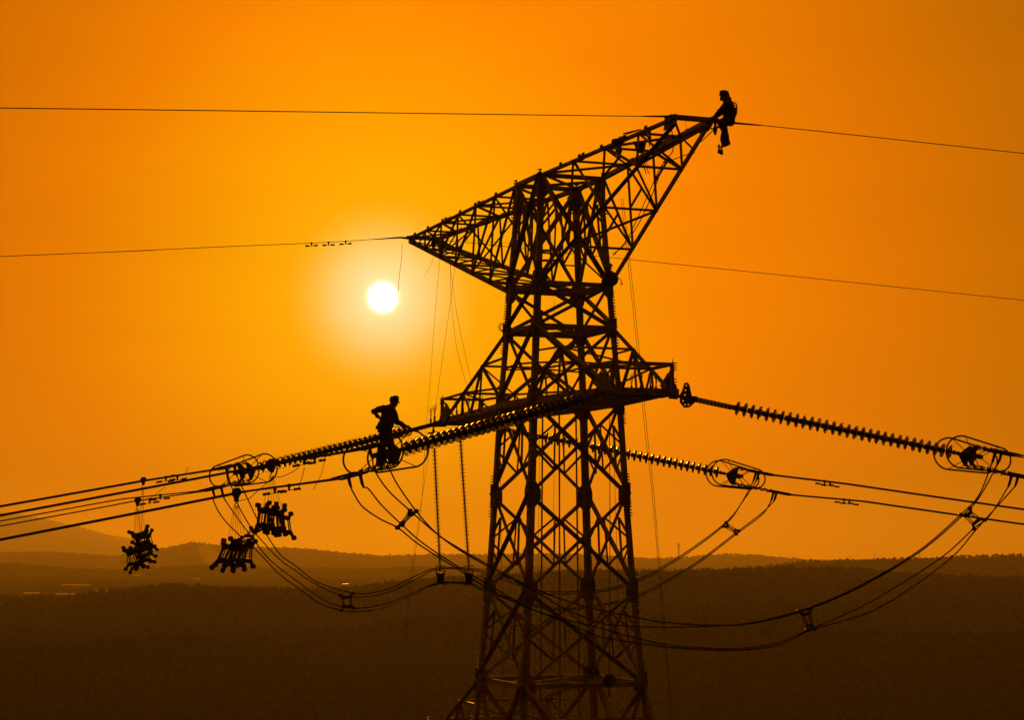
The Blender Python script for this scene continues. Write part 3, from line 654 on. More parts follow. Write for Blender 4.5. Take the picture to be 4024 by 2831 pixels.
# ------------------------------------------------------------------ hanging jumper insulators
def hang(xt, yt, xb, yb, xw, yw, Y, label):
    a, b = at(xt, yt, Y), at(xb, yb, Y - .1); w = at(xw, yw, Y - .1)
    r = thing('hanging_insulator', a, label, 'insulator', 'rod insulators hanging from the far arm'); d = (b - a); Lg = d.length; d.normalize()
    MB().tube([a + ZV * .25, a], .025, 6).ball(a + ZV * .05, .05).build('hanger', 'dark', r)
    MB().lathe([(-.01, .03), (.0, .2), (.03, .22), (.04, .03)], a, d, 18).build('top_cover', 'dark', r)
    MB().tube([a, b], .027, 8).build('core_rod', 'rubber', r)
    mb = MB(); q = .12; k = 0
    while q < Lg - .12:
        R = .092 if k % 2 == 0 else .052
        mb.lathe([(-.006, .02), (.0, R * .6), (.010, R), (.022, R), (.026, .02)], a + d * q, d, 12); q += .065; k += 1
    mb.build('sheds', 'rubber', r)
    MB().tube([b + Vector((math.cos(i * math.pi / 12) * .17, math.sin(i * math.pi / 12) * .17, .0)) for i in range(24)], .016, 7, closed=True).tube([b - Vector((.17, 0, 0)), b + Vector((.17, 0, 0))], .01, 5).build('corona_ring', 'alu', r)
    top = w + ZV * .19
    MB().tube([b, b - ZV * .18], .02, 6).tube([b - ZV * .1, top - Vector((.07, 0, 0))], .012, 5).tube([b - ZV * .1, top + Vector((.07, 0, 0))], .012, 5).ball(b - ZV * .13, .035).build('link', 'dark', r)
    MB().lathe([(-.2, .0), (-.2, .10), (-.18, .12), (.08, .125), (.09, .155), (.16, .155), (.17, .12), (.17, 0)], w, ZV, 16).build('weight', 'dark', r)
    mb = MB()
    for sx in (-1, 1):
        for zz in (.22, -.2): mb.tube([w + Vector((sx * .1, 0, zz - .04)), w + Vector((sx * .16, 0, zz + .02))], .03, 6)
    mb.build('cable_clamp', 'dark', r)
hang(1704, 1700, 1729, 2226, 1731, 2273, 67.9, 'left rod insulator with a weight hanging from the far arm end')
hang(1807, 1692, 1842, 2226, 1843, 2273, 68.3, 'right rod insulator with a weight hanging beside the tower leg')

# ------------------------------------------------------------------ earth wires
def earth(a, pts, ext, label):
    d = (pts[-1] - pts[-2]).normalized(); P = [a] + pts + [pts[-1] + d * ext]
    o = MB().tube(spline(P, 6), .0115, 6).build('earth_wire', 'alu', None, a); tag(o, label, 'earth wire', 'earth wires'); return P
hL = Vector((-math.cos(PHI_L), -math.sin(PHI_L), 0)); hR = dR
def trk(A, d, pts): return [meet(A, d, x, y) for x, y in pts]
an = TIPN[-1] + ZV * .05; bn = TIPN[1] + ZV * .02; af = TIPF[-1]; bf = TIPF[1]
EW1 = earth(an, trk(an, hL, [(2590, 457), (2400, 455), (1800, 447), (900, 435), (6, 424)]), 60, 'earth wire crossing the sky left from the near arm tip')
earth(bn, [at(2800, 474, bn.y)] + trk(bn, hR, [(2888, 483), (3000, 493), (3400, 535), (4018, 602)]), 60, 'earth wire sloping right from below the seated worker')
EW2 = earth(af, trk(af, hL, [(1560, 934), (1300, 952), (900, 969), (400, 992), (6, 1008)]), 60, 'earth wire running left from the far arm tip above the sun')
earth(bf, trk(bf, hR, [(1900, 960), (2415, 1014), (3000, 1074), (4018, 1180)]), 60, 'earth wire emerging right from behind the upper tower body')
for i, x in enumerate((1222, 1291, 1357)):
    for a, b in zip(EW2[:-1], EW2[1:]):
        if (fx(a) - x) * (fx(b) - x) <= 0:
            p = a.lerp(b, (x - fx(a)) / (fx(b) - fx(a))); damper(p, (b - a).normalized(), '%s damper from left on the earth wire above the sun' % ORD[i], .8, 'dampers on the earth wire above the sun')
mb = MB(); q = EW1[1]; mb.tube([an, an.lerp(q, .3), q, EW1[1].lerp(EW1[2], .35)], [.05, .03, .026, .016], 7)
tag(mb.build('strain_clamp', 'dark', None, an), 'earth wire strain clamp at the front corner of the near arm tip', 'clamp', 'earth wire strain clamps')
mb = MB(); mb.tube([bn, at(2830, 477, bn.y), at(2888, 483, bn.y + .1), at(2990, 492, bn.y + .2)], [.06, .05, .03, .018], 7)
tag(mb.build('strain_clamp', 'dark', None, bn), 'earth wire strain clamp underneath the seated worker', 'clamp', 'earth wire strain clamps')
mb = MB(); mb.tube([af, at(1575, 934, af.y), at(1555, 935, af.y - .2), at(1470, 941, af.y - .8)], [.05, .035, .03, .014], 7)
tag(mb.build('strain_clamp', 'dark', None, af), 'earth wire strain clamp at the far arm tip', 'clamp', 'earth wire strain clamps')

# ------------------------------------------------------------------ ropes, lines and small gear on the tower
rope([at(1729, 1012, 69), at(1711, 1218, 68.8), at(1690, 1500, 68.6), at(1675, 1674, 68.5), at(1655, 1990, 68.3), at(1615, 2300, 68.2), at(1590, 2480, 68.1)], .0055, 'leftmost long hand line hanging from the far arm')
rope([at(1788, 1045, 67), at(1766, 1218, 67), at(1754, 1300, 67), at(1710, 1614, 67), at(1685, 1783, 67), at(1640, 2080, 67), at(1607, 2330, 67), at(1575, 2831, 67)], .0055, 'second long hand line from left, hanging from the far arm')
rope([at(1770, 1030, 67.2), at(1772, 1150, 67.2), at(1785, 1300, 67.2), at(1799, 1386, 67), at(1820, 1467, 67), at(1850, 1560, 67)], .0055, 'hand line bending down to the far lower crossarm, left one')
rope([at(1767, 1033, 66.8), at(1793, 1218, 66.8), at(1808, 1300, 66.8), at(1828, 1394, 66.8), at(1872, 1593, 66.8)], .0055, 'hand line running straight down to the far lower crossarm, right one')
for dx, w in ((0, 'left'), (8, 'right')):
    rope([at(2440 + dx, 780, 54.5), at(2459 + dx, 950, 54.4), at(2500 + dx, 1337, 54.2), at(2537 + dx, 1718, 54), at(2568 + dx * .8, 2000, 54), at(2643 + dx * .5, 2900, 54)], .0065, '%s of the two parallel ropes falling past the right arm end' % w)
for i, (x0, y0, x1, y1, Y) in enumerate([(2178, 1180, 2168, 2831, 60.5), (2290, 1500, 2296, 2831, 60.2), (2405, 1580, 2440, 2831, 60.8), (2122, 1680, 2098, 2831, 61.5), (1962, 1660, 1975, 2831, 60.5)]):
    rope([at(x0, y0, Y), at((x0 + x1) / 2 + 3, (y0 + y1) / 2, Y), at(x1, y1, Y)], .006, ['rope hanging inside the tower body, second from its left front leg', 'rope hanging through the middle of the tower body', 'rope hanging along the right rear leg of the tower', 'rope hanging just right of the front tower leg', 'rope hanging beside the left tower leg'][i])
rope([at(1581, 960, 71.5), at(1578, 1010, 71.5), at(1570, 1080, 71.5), at(1565, 1146, 71.5)], .008, 'frayed tail of wire hanging from the far arm tip to the sun')
rope([at(1705, 1010, 69.5), at(1690, 1050, 69.5), at(1671, 1082, 69.5), at(1672, 1092, 69.5)], .005, 'short curled line hanging below the far arm', name='loose_line')
rope([at(2612, 460, 51.6), at(2635, 490, 51.8), at(2645, 560, 52), at(2640, 600, 52.3), at(2606, 640, 53), at(2580, 720, 54), at(2520, 860, 55.5), at(2455, 960, 57), at(2408, 1000, 58.5)], .014, 'grounding cable drooping from the near arm tip to the tower body', name='grounding_cable', m='alu')
rope([at(2730, 600, 51.9), at(2690, 610, 52.5), at(2640, 630, 53), at(2600, 650, 53.4), at(2540, 780, 54.6), at(2470, 930, 56.5), at(2412, 1004, 58.3)], .012, 'second grounding cable running beside the drooping one on the near arm', name='grounding_cable', m='alu')
rope([at(2000, 790, 66), at(2080, 900, 65), at(2100, 985, 64)], .006, 'slack line inside the upper tower between the far arm braces')
rope([at(1815, 943, 66.5), at(2060, 960, 62)], .005, 'thin line stretched level inside the far top crossarm')
def hangblock(x, y, Y, label, size=.16):
    p = at(x, y, Y); r = thing('hanging_block', p, label, 'pulley', 'pulley blocks hung in the top arms')
    MB().tube([p + ZV * .32, p + ZV * .16], .014, 6).build('hook', 'dark', r)
    MB().lathe([(-.03, size * .4), (-.028, size * .6), (.028, size * .6), (.03, size * .4)], p, Vector((.5, -1, 0)), 14).build('sheave', 'dark', r)
    MB().plate([p + Vector((-.05, -.04, .2)), p + Vector((.05, -.04, .2)), p + Vector((.09, -.04, 0)), p + Vector((.04, -.04, -.2)), p + Vector((-.04, -.04, -.2)), p + Vector((-.09, -.04, 0))], (0, 1, 0), .02).build('side_plate', 'dark', r)
hangblock(1704, 958, 70.5, 'dark pulley block hanging at the far arm tip')
hangblock(1733, 973, 69.8, 'pulley block tied to the rear chord near the far arm tip')
hangblock(2432, 590, 55.5, 'slim pulley block slung below the near arm upper chord')
hangblock(2842, 548, 51.8, 'tackle hung on a line beside the seated worker boot', .13)
rope([at(2842, 525, 51.8), at(2838, 500, 51.8)], .005, 'short line holding the tackle beside the seated worker boot')
for x, y, lab in ((2826, 590, 'left hook clamp dangling under the tackle by the boot'), (2836, 594, 'right hook clamp dangling under the tackle by the boot')):
    p = at(x, y, 51.8); r = thing('hook_clamp', p, lab, 'clamp', 'hook clamps below the seated worker')
    MB().tube([p + ZV * .16, p + ZV * .05], .018, 6).tube([p + ZV * .1 - Vector((.05, 0, 0)), p + ZV * .1 + Vector((.03, 0, 0))], .02, 6).build('shank', 'dark', r)
    MB().lathe([(-.09, .03), (-.08, .042), (.02, .036), (.05, .02)], p, ZV, 10).build('jaw', 'dark', r)
p = at(2514, 585, 54.2); r = thing('tool_pouch', p, 'tool pouch with hanging brushes strapped below the near arm upper chord', 'pouch')
MB().plate([p + Vector((-.17, 0, .2)), p + Vector((.17, 0, .2)), p + Vector((.14, 0, .05)), p + Vector((.1, 0, -.12)), p + Vector((-.08, 0, -.1)), p + Vector((-.13, 0, .08))], (0.3, 1, 0), .1).build('bag', 'strap', r)
mb = MB()
for k in range(9): mb.tube([p + Vector((.02, 0, -.1)), p + Vector((.12 + .02 * k, .02 * (k % 3), -.55 - .05 * (k % 4)))], .008, 4)
mb.build('bristles', 'bristle', r)
p = at(2552, 540, 53.8); r = thing('vibration_damper', p, 'damper tied upright above the tool pouch on the near arm', 'damper', 'loose damper on the near arm')
MB().tube([p + ZV * .3, p - ZV * .25], .012, 6).build('messenger_wire', 'dark', r)
MB().tube([p + ZV * .12, p + ZV * .28], .045, 8).build('weight', 'dark', r); MB().tube([p + Vector((-.2, 0, .1)), p + Vector((-.04, 0, .05))], .04, 8).build('weight', 'dark', r); MB().ball(p, .06).build('clamp', 'dark', r)
p = UN[2, -1] + ZV * .03; q = UN[2, -1].lerp(UN[1, -1], .5)
mb = MB(); mb.tube(spline([UN[2, -1].lerp(UN[1, -1], f) + Vector((0, -.03, .03 + .03 * math.sin(f * 9))) for f in np.linspace(.28, .62, 8)], 4), .075, 8)
tag(mb.build('rolled_tarp', 'strap', None, p), 'rolled dark cloth lashed along the near arm upper chord', 'tarp')
r = thing('rod', at(2490, 520, 54), 'pair of thin rods resting on the near arm upper chord', 'rods')
MB().tube([at(2448, 525, 54), at(2515, 509, 54)], .018, 6).build('rod_shaft', 'dark', r); MB().tube([at(2458, 528, 53.9), at(2520, 508, 53.9)], .016, 6).build('rod_shaft', 'dark', r)
# coil of rope and chain hoist at the waist of the tower
p = at(2398, 1098, 57.8); r = thing('chain_hoist', p, 'dark chain hoist hung on the right leg at the tower waist', 'hoist')
MB().lathe([(-.12, .0), (-.12, .16), (-.09, .22), (.09, .22), (.12, .16), (.12, 0)], p, Vector((.2, -1, 0)), 18).build('gear_case', 'dark', r); MB().tube([p + ZV * .2, p + ZV * .34, p + ZV * .4 + Vector((.06, 0, 0)), p + ZV * .46], .022, 6).build('hook', 'dark', r)
MB().tube(spline([p + Vector((.15, 0, .1)), p + Vector((.3, 0, -.02)), p + Vector((.34, 0, -.16)), p + Vector((.29, 0, -.12))], 5), .012, 5).build('hand_chain', 'dark', r)
p = at(1971, 1286, 58.8); tag(MB().tube([p + Vector((.085 * math.cos(k * .6283), 0, .115 * math.sin(k * .6283))) for k in range(10)], .012, 5, closed=True).tube([p + Vector((.07 * math.cos(k * .6283) + .03, .03, .09 * math.sin(k * .6283))) for k in range(10)], .012, 5, closed=True).build('rope_coil', 'rope', None, p), 'small coil of rope on the left leg above the far slanted brace', 'rope')
p = at(2394, 2672, 58.5); r = thing('counter_weight', p, 'round block hanging on a rope inside the lowest belt of the tower', 'block')
MB().lathe([(-.1, .1), (-.08, .17), (.08, .17), (.1, .1)], p, Vector((.2, -1, 0)), 16).build('sheave', 'dark', r); MB().tube([p + ZV * .35, p - ZV * .5], .02, 6).build('hook', 'dark', r)
rope([at(2395, 1640, 58.5), at(2397, 2100, 58.5), at(2394, 2640, 58.5)], .012, 'thick rope carrying the round block inside the tower')
for i, (x, y, Y) in enumerate([(2155, 1024, 59.5), (2120, 985, 59.0)]):
    p = at(x, y, Y); r = thing('tie_bar', p, 'short bar with wire ends fixed across the %s leg in the upper tower' % ('left' if i == 0 else 'front'), 'bar', 'short bars in the upper tower')
    MB().box(p - Vector((.18, 0, 0)), p + Vector((.3, 0, 0)), .06, .07).build('bar', 'steel2', r)
    MB().tube(spline([p + Vector((.3, 0, 0)), p + Vector((.38, 0, .06)), p + Vector((.42, 0, -.03)), p + Vector((.36, 0, -.08))], 4), .008, 5).build('wire_end', 'dark', r)
# bird spikes on the lower crossarm
bs = [(1693, 1665, 67.6, 'leftmost bird spike at the outer end of the far lower crossarm'), (1708, 1655, 67.6, 'bird spike just right of the leftmost one on the far arm end'), (1795, 1632, 66.8, 'bird spike on the far lower crossarm below the slanted brace'), (1820, 1625, 66.4, 'bird spike left of the vertical brace on the far lower crossarm'), (1842, 1622, 66.0, 'bird spike right of the vertical brace on the far lower crossarm'),
      (2482, 1540, 55.2, 'leftmost bird spike inside the near arm box frame'), (2518, 1540, 55.1, 'second bird spike from left inside the near arm box frame'), (2556, 1540, 55, 'third bird spike from left inside the near arm box frame'), (2578, 1542, 54.9, 'rightmost bird spike inside the near arm box frame')]
for x, y, Y, lab in bs:
    p = at(x, y, Y); r = thing('bird_spike', p, lab, 'bird spike', 'bird spikes on the lower crossarms')
    MB().tube([p, p + ZV * .12, p + ZV * .2], [.03, .035, .012], 6).build('base', 'dark', r)
    mb = MB()
    for k in range(11): mb.tube([p + ZV * .12, p + Vector((random.uniform(-.03, .03), random.uniform(-.03, .03), .3)), p + Vector((random.uniform(-.09, .09), random.uniform(-.09, .09), random.uniform(.42, .56)))], .0045, 4)
    mb.build('bristles', 'bristle', r)

# ------------------------------------------------------------------ people
def remesh(parts, name, m, parent, vox, smooth=6):
    mb = MB()
    for kind, *a in parts:
        if kind == 'c': mb.tube(a[0], a[1], 14); [mb.ball(p, r * .995, 14) for p, r in zip(a[0], a[1])]
        elif kind == 'e': mb.ball(a[0], 1.0, 18, a[1])
    o = mb.build(name, m, parent)
    md = o.modifiers.new('r', 'REMESH'); md.mode = 'VOXEL'; md.voxel_size = vox; md.use_smooth_shade = True
    sm = o.modifiers.new('s', 'SMOOTH'); sm.iterations = smooth; sm.factor = .5
    bpy.context.view_layer.update()
    me = bpy.data.meshes.new_from_object(o.evaluated_get(bpy.context.evaluated_depsgraph_get()))
    o.modifiers.clear(); o.data = me; me.name = name
    if name in ('jacket', 'trousers'):
        from mathutils import noise
        nn = [v.normal.copy() for v in me.vertices]
        for v, n_ in zip(me.vertices, nn):
            q = v.co; v.co = q + n_ * (.016 * noise.noise(Vector((q.x * 9, q.y * 9, q.z * 6))) + .008 * noise.noise(q * 24))
    for p in me.polygons: p.use_smooth = True
    return o
def hand(P, wrist, dirv, side, s=1.0, curl=.5, palm=Vector((0, 0, -1))):
    """palm, four bent fingers of different lengths and a thumb from the palm's side"""
    d = dirv.normalized(); sd = side.normalized(); out = []
    c = wrist + d * .05 * s
    out.append(('c', [wrist, wrist + d * .045 * s + sd * .012, wrist + d * .085 * s + sd * .01], [.027 * s, .032 * s, .03 * s]))
    out.append(('c', [wrist + d * .03 * s - sd * .02, wrist + d * .085 * s - sd * .026], [.022 * s, .02 * s]))
    for k, ln in enumerate((.068, .078, .072, .055)):
        b = wrist + d * .09 * s + sd * (.033 - .022 * k) * s
        m1 = b + (d * (1 - .35 * curl) + palm * .6 * curl).normalized() * ln * .5 * s
        e = m1 + (d * (1 - curl) + palm * 1.0 * curl).normalized() * ln * .5 * s
        out.append(('c', [b, m1, e], [.0105 * s, .0095 * s, .008 * s]))
    b = wrist + d * .035 * s + sd * .03 * s
    m1 = b + (d * .6 + sd * .6 + palm * .4).normalized() * .04 * s; e = m1 + (d * .8 + palm * .5).normalized() * .03 * s
    out.append(('c', [b, m1, e], [.013 * s, .011 * s, .009 * s])); return out
def head(c, face, up, lat, s=1.0):
    """skull, jaw, nose, brow, eyes sockets, lips and ears; face = looking direction"""
    P = lambda f, l, u: c + face * f * s + lat * l * s + up * u * s
    out = [('e', P(-.01, 0, .03), (.098 * s, .08 * s, .105 * s)), ('c', [P(.03, 0, -.03), P(.05, 0, -.085)], [.066 * s, .042 * s]), ('c', [P(.085, 0, .02), P(.108, 0, -.022), P(.092, 0, -.03)], [.012 * s, .015 * s, .012 * s]),
           ('c', [P(.082, -.035, .03), P(.09, 0, .034), P(.082, .035, .03)], [.014 * s, .013 * s, .014 * s]), ('c', [P(.078, -.02, -.058), P(.088, 0, -.057), P(.078, .02, -.058)], [.010 * s, .011 * s, .010 * s]), ('e', P(.07, 0, -.09), (.028 * s, .026 * s, .022 * s))]
    for q in (-1, 1): out += [('c', [P(-.005, q * .08, .015), P(-.012, q * .088, .0), P(-.005, q * .082, -.03)], [.014 * s, .016 * s, .012 * s]), ('e', P(.075, q * .032, .008), (.016 * s, .014 * s, .012 * s))]
    return out
# standing worker: joints measured in the plane he stands in (X to the right, Y away, Z up)
_, tn = on_cond('LN', 1, -1, 1500)
SY = 49.75; sc1 = .2105 * SY / FPX
def S(zx, zy, y=0.0):
    p = at(1340 + zx * .2105, 1520 + zy * .2105, SY); p.y += y; return p
FT = S(800, 1490)
w1 = thing('person', FT, 'worker in cap and jacket standing on the left conductors, one hand on hip', 'person')
X_, Y_ = Vector((1, 0, 0)), Vector((0, 1, 0))
hd = S(985, 300); fdir = Vector((.93, -.1, -.36)).normalized(); fup = Vector((.36, 0, .93)).normalized(); flat = fdir.cross(fup).normalized()
rsh, lsh = S(815, 420, -.17), S(945, 440, .15)
relb, rwr = S(628, 478, -.30), S(705, 575, -.20)
lelb, lwr = S(1042, 655, .17), S(1195, 735, .10)
hip = S(860, 880); ch = S(875, 520)
rk, ra = S(748, 1190, -.08), S(712, 1420, -.12); lk, la = S(935, 1140, .1), S(930, 1370, .12)
body = head(hd, fdir, fup, flat, 1.0) + [('c', [hd - fup * .05 - fdir * .02, S(905, 400)], [.056, .062]), ('c', [S(890, 430), ch, S(850, 700), hip], [.1, .12, .115, .12])]
body += [('c', [rsh, relb, rwr], [.055, .045, .032]), ('c', [lsh, lelb, lwr], [.055, .045, .032]), ('c', [hip + Y_ * -.08, rk, ra], [.085, .06, .045]), ('c', [hip + Y_ * .08, lk, la], [.085, .06, .045])]
body += hand(None, rwr, Vector((.55, .5, -.45)), Vector((.1, -.3, -.6)), 1, .35, Vector((0, 1, 0))) + hand(None, lwr, S(1290, 770, .08) - lwr, Vector((0, -.9, .3)), 1, .55)
remesh(body, 'body', 'skin', w1, .0075, 3)
jk = [('c', [S(880, 405), S(882, 475), S(882, 560), S(858, 660), S(832, 765), S(830, 850)], [.085, .16, .185, .182, .175, .15]), ('c', [rsh + Y_ * .02, lsh], [.085, .085]), ('c', [ch - Y_ * .1, S(845, 760, -.09)], [.1, .12]), ('c', [ch + Y_ * .1, S(850, 760, .09)], [.1, .12]),
      ('c', [rsh, relb, rwr - (rwr - relb).normalized() * .02], [.098, .078, .058]), ('c', [lsh, lelb, lwr - (lwr - lelb).normalized() * .01], [.098, .076, .05]),
      ('c', [S(760, 700), S(680, 770), S(650, 768)], [.10, .05, .02]), ('c', [S(740, 800), S(700, 840)], [.08, .035]), ('c', [S(905, 385), S(850, 392)], [.072, .075])]
remesh(jk, 'jacket', 'cloth', w1, .010, 4)
tr = [('c', [S(850, 830), S(858, 905)], [.135, .14]), ('c', [hip + Y_ * -.085 - ZV * .03, rk, ra + ZV * .02], [.122, .092, .072]), ('c', [hip + Y_ * .085 - ZV * .03, lk, la + ZV * .03], [.126, .102, .09])]
remesh(tr, 'trousers', 'cloth2', w1, .010, 4)
for a_, tx, dy in ((ra, 835, -.12), (la, 1085, .12)):
    toe = S(tx, 1452 if tx < 900 else 1398, dy); hl = a_ - ZV * .06 - X_ * .03
    remesh([('c', [a_ + ZV * .05, hl], [.058, .052]), ('c', [hl, hl.lerp(toe, .6), toe - X_ * .03], [.046, .045, .034]), ('c', [hl - ZV * .015, toe - ZV * .01 - X_ * .03], [.035, .028])], 'boot', 'boot', w1, .009, 3)
cp = [('e', hd + fup * .075 - fdir * .015, (.118, .1, .085)), ('e', hd + fup * .135 - fdir * .005, (.085, .075, .05)), ('c', [hd + fup * .06 + fdir * .08, hd + fup * .038 + fdir * .155], [.028, .008]), ('c', [hd + fup * .06 + fdir * .08 + flat * .05, hd + fup * .04 + fdir * .13 + flat * .04], [.02, .007]), ('c', [hd + fup * .06 + fdir * .08 - flat * .05, hd + fup * .04 + fdir * .13 - flat * .04], [.02, .007]), ('c', [hd + fup * .03 - fdir * .08, hd + fup * .09 - fdir * .09], [.05, .045])]
remesh(cp, 'cap', 'hat', w1, .008, 4)
tag(MB().tube(spline([S(950, 745, .05), S(1050, 750, .07), S(1190, 760, .08), S(1290, 772, .08), S(1380, 800, .05), S(1500, 810, .02)], 5), .011, 6).build('safety_line', 'strap', None, S(950, 745)), 'safety line held by the standing worker, tied to the ring beside him', 'rope')

# seated worker
QY = 51.85
def Q(zx, zy, y=0.0):
    p = at(2700 + zx * .1795, 330 + zy * .1795, QY); p.y += y; return p
w2 = thing('person', Q(950, 880), 'worker in dark coat seated on the near arm tip with one leg hanging', 'person')
hd = Q(818, 262); fdir = Vector((-.93, -.15, -.35)).normalized(); fup = Vector((-.35, 0, .93)).normalized(); flat = fdir.cross(fup).normalized()
nsh, osh = Q(865, 470, -.18), Q(860, 455, .17)
nel, nwr = Q(725, 600, -.2), Q(600, 715, -.1); oel, owr = Q(740, 610, .22), Q(620, 720, .12)
hip = Q(950, 810); kn, an_ = Q(775, 905, -.12), Q(868, 1275, -.12); k2, a2 = Q(690, 775, .16), Q(835, 1060, .22)
body = head(hd, fdir, fup, flat, 1.1) + [('c', [hd - fup * .06 - fdir * .02, Q(890, 400)], [.07, .075]), ('c', [Q(900, 420), Q(920, 560), Q(940, 700), hip], [.1, .12, .115, .12])]
body += [('c', [nsh, nel, nwr], [.055, .045, .032]), ('c', [osh, oel, owr], [.055, .045, .032]), ('c', [hip - Y_ * .08, kn, an_], [.085, .06, .045]), ('c', [hip + Y_ * .08, k2, a2], [.085, .06, .045])]
body += hand(None, nwr, Q(545, 750, -.08) - nwr, Vector((0, -1, .2)), 1, .6) + hand(None, owr, Q(570, 755, .1) - owr, Vector((0, -1, .2)), 1, .6)
remesh(body, 'body', 'skin', w2, .0075, 3)
jk = [('c', [Q(885, 385), Q(900, 465), Q(912, 570), Q(918, 690), Q(935, 800)], [.10, .16, .165, .16, .15]), ('c', [nsh, osh], [.085, .085]), ('c', [Q(960, 560, -.1), Q(975, 820, -.1)], [.09, .085]), ('c', [Q(960, 560, .1), Q(975, 820, .1)], [.09, .085]), ('c', [Q(950, 780), Q(975, 835)], [.12, .068]),
      ('c', [nsh, nel, nwr - (nwr - nel).normalized() * .03], [.095, .068, .05]), ('c', [osh, oel, owr - (owr - oel).normalized() * .03], [.082, .06, .044]), ('c', [Q(880, 360), Q(928, 330)], [.085, .06]), ('c', [Q(850, 380), Q(880, 420)], [.08, .1])]
remesh(jk, 'jacket', 'cloth', w2, .010, 4)
tr = [('c', [Q(945, 800), Q(900, 830)], [.115, .10]), ('c', [hip - Y_ * .09 - ZV * .0, Q(850, 850, -.11), kn + Vector((.03, 0, .0)), Q(828, 1090, -.12), an_ + ZV * .02], [.11, .105, .095, .074, .058]), ('c', [hip + Y_ * .09, Q(830, 770, .14), k2, a2 + ZV * .02], [.10, .09, .062, .055])]
remesh(tr, 'trousers', 'cloth2', w2, .010, 4)
for a_, tz, hz in ((an_, Q(800, 1380, -.14), Q(905, 1318, -.12)), (a2, Q(795, 1180, .22), Q(860, 1110, .22))):
    remesh([('c', [a_ + ZV * .03, hz], [.056, .046]), ('c', [hz, hz.lerp(tz, .55), tz], [.045, .044, .032])], 'boot', 'boot', w2, .009, 3)
cp = [('e', hd + fup * .06 - fdir * .02, (.128, .115, .095)), ('c', [hd - fdir * .08 + fup * .02, hd - fdir * .085 - fup * .05], [.06, .05]), ('e', hd + fup * .115 - fdir * .0, (.09, .08, .05)), ('c', [hd + fup * .07 + fdir * .07, hd + fup * .065 + fdir * .125], [.034, .014]), ('c', [hd + fup * .0 - fdir * .09, hd + fup * .06 - fdir * .09], [.05, .05]), ('c', [hd + fup * .02 + flat * .085, hd - fup * .05 + flat * .07], [.03, .025]), ('c', [hd + fup * .02 - flat * .085, hd - fup * .05 - flat * .07], [.03, .025])]
remesh(cp, 'cap', 'hat', w2, .008, 4)
remesh([('e', hd + fdir * .098 - fup * .045, (.05, .05, .055)), ('c', [hd + fdir * .05 - fup * .05, hd + fdir * .118 - fup * .058], [.06, .036])], 'face_mask', 'hat', w2, .008, 2)
hn = MB(); hn.tube(spline([Q(1000, 420, -.13), Q(1060, 450, -.1), Q(1085, 540, -.06), Q(1070, 640, -.04), Q(1035, 715, -.04)], 6), .016, 6).tube(spline([Q(1025, 470, .0), Q(1070, 470, .02), Q(1078, 500, .02), Q(1055, 550, 0)], 5), .010, 6)
hn.tube(spline([Q(1040, 560, -.1), Q(1062, 600, 0), Q(1052, 660, .05), Q(1020, 720, .05)], 5), .045, 8)
hn.build('harness', 'strap', w2)
hn = MB(); hn.tube([Q(760, 745, -.24), Q(900, 700, -.25), Q(1020, 690, -.14)], .012, 6); hn.build('belt', 'strap', w2)
# climbing gear dangling at the tip
gear = [([(600, 820), (610, 900), (590, 980), (600, 1060), (620, 1095), (632, 1060), (622, 960), (628, 830)], .022, 'thick strap loop dangling from the arm tip in front of the seated worker'), ([(520, 960), (560, 975), (640, 955), (720, 930)], .022, 'short bar strap under the seated worker knee'), ([(660, 830), (670, 870), (640, 920), (600, 950)], .012, 'thin cord knotted at the near arm tip'), ([(660, 960), (655, 1000), (660, 1030)], .016, 'short hook hanging from the strap at the near arm tip'), ([(700, 900), (640, 950), (540, 1040), (300, 1260)], .012, 'stay line from the seated worker down to the arm chord')]
for pts, r_, lab in gear: rope([Q(x, y, .05) for x, y in pts], r_, lab, 'straps and gear at the near arm tip', name='strap', m='strap')
for i, (pts, lab) in enumerate([([(2697, 475), (2692, 490), (2696, 500), (2688, 512)], 'fine loose wire hanging left of the seated worker, upper'), ([(2758, 510), (2758, 530), (2750, 545)], 'fine loose wire hanging beside the near lower chord'), ([(2688, 545), (2680, 560), (2668, 578)], 'fine loose wire below the near arm back chord')]):
    rope([at(x, y, 52.2) for x, y in pts], .004, lab, 'loose wires on the near arm', name='loose_wire')
# fine lines by the pulleys
rope([h4 + ZV * .12, at(975, 1962, B4.y), at(985, 1956, B4.y), at(1068, 1882, B4.y + .6), at(1080, 1878, B4.y + .8)], .009, 'line from the lower pulley block up to the ring of the far string')
rope([at(1080, 1878, 48), at(1115, 1872, 48), at(1150, 1855, 48), at(1175, 1838, 48.3)], .009, 'slack line sagging below the near upper conductor')
rope([at(1196, 1838, 48.8), at(1193, 1855, 48.8), at(1186, 1880, 48.6), at(1172, 1920, 48.4)], .009, 'thin sling between the upper and lower near conductors')
rope([at(1275, 1815, 49), at(1262, 1865, 49), at(1250, 1890, 49), at(1232, 1925, 49)], .007, 'dark loose strap hanging left of the standing worker')
rope([at(650, 1915, 60), at(610, 1945, 59.8), at(575, 1968, 59.5)], .008, 'tie line between the upper and lower far left conductors')
rope([at(724, 1868, 61), at(733, 1852, 61), at(741, 1836, 61)], .009, 'short stiff tail of wire standing up from the far left conductor')
rope([at(666, 1880, 60.5), at(668, 1872, 60.5), at(678, 1867, 60.5), at(690, 1868, 60.5)], .009, 'curled tail of wire on the far left conductor')

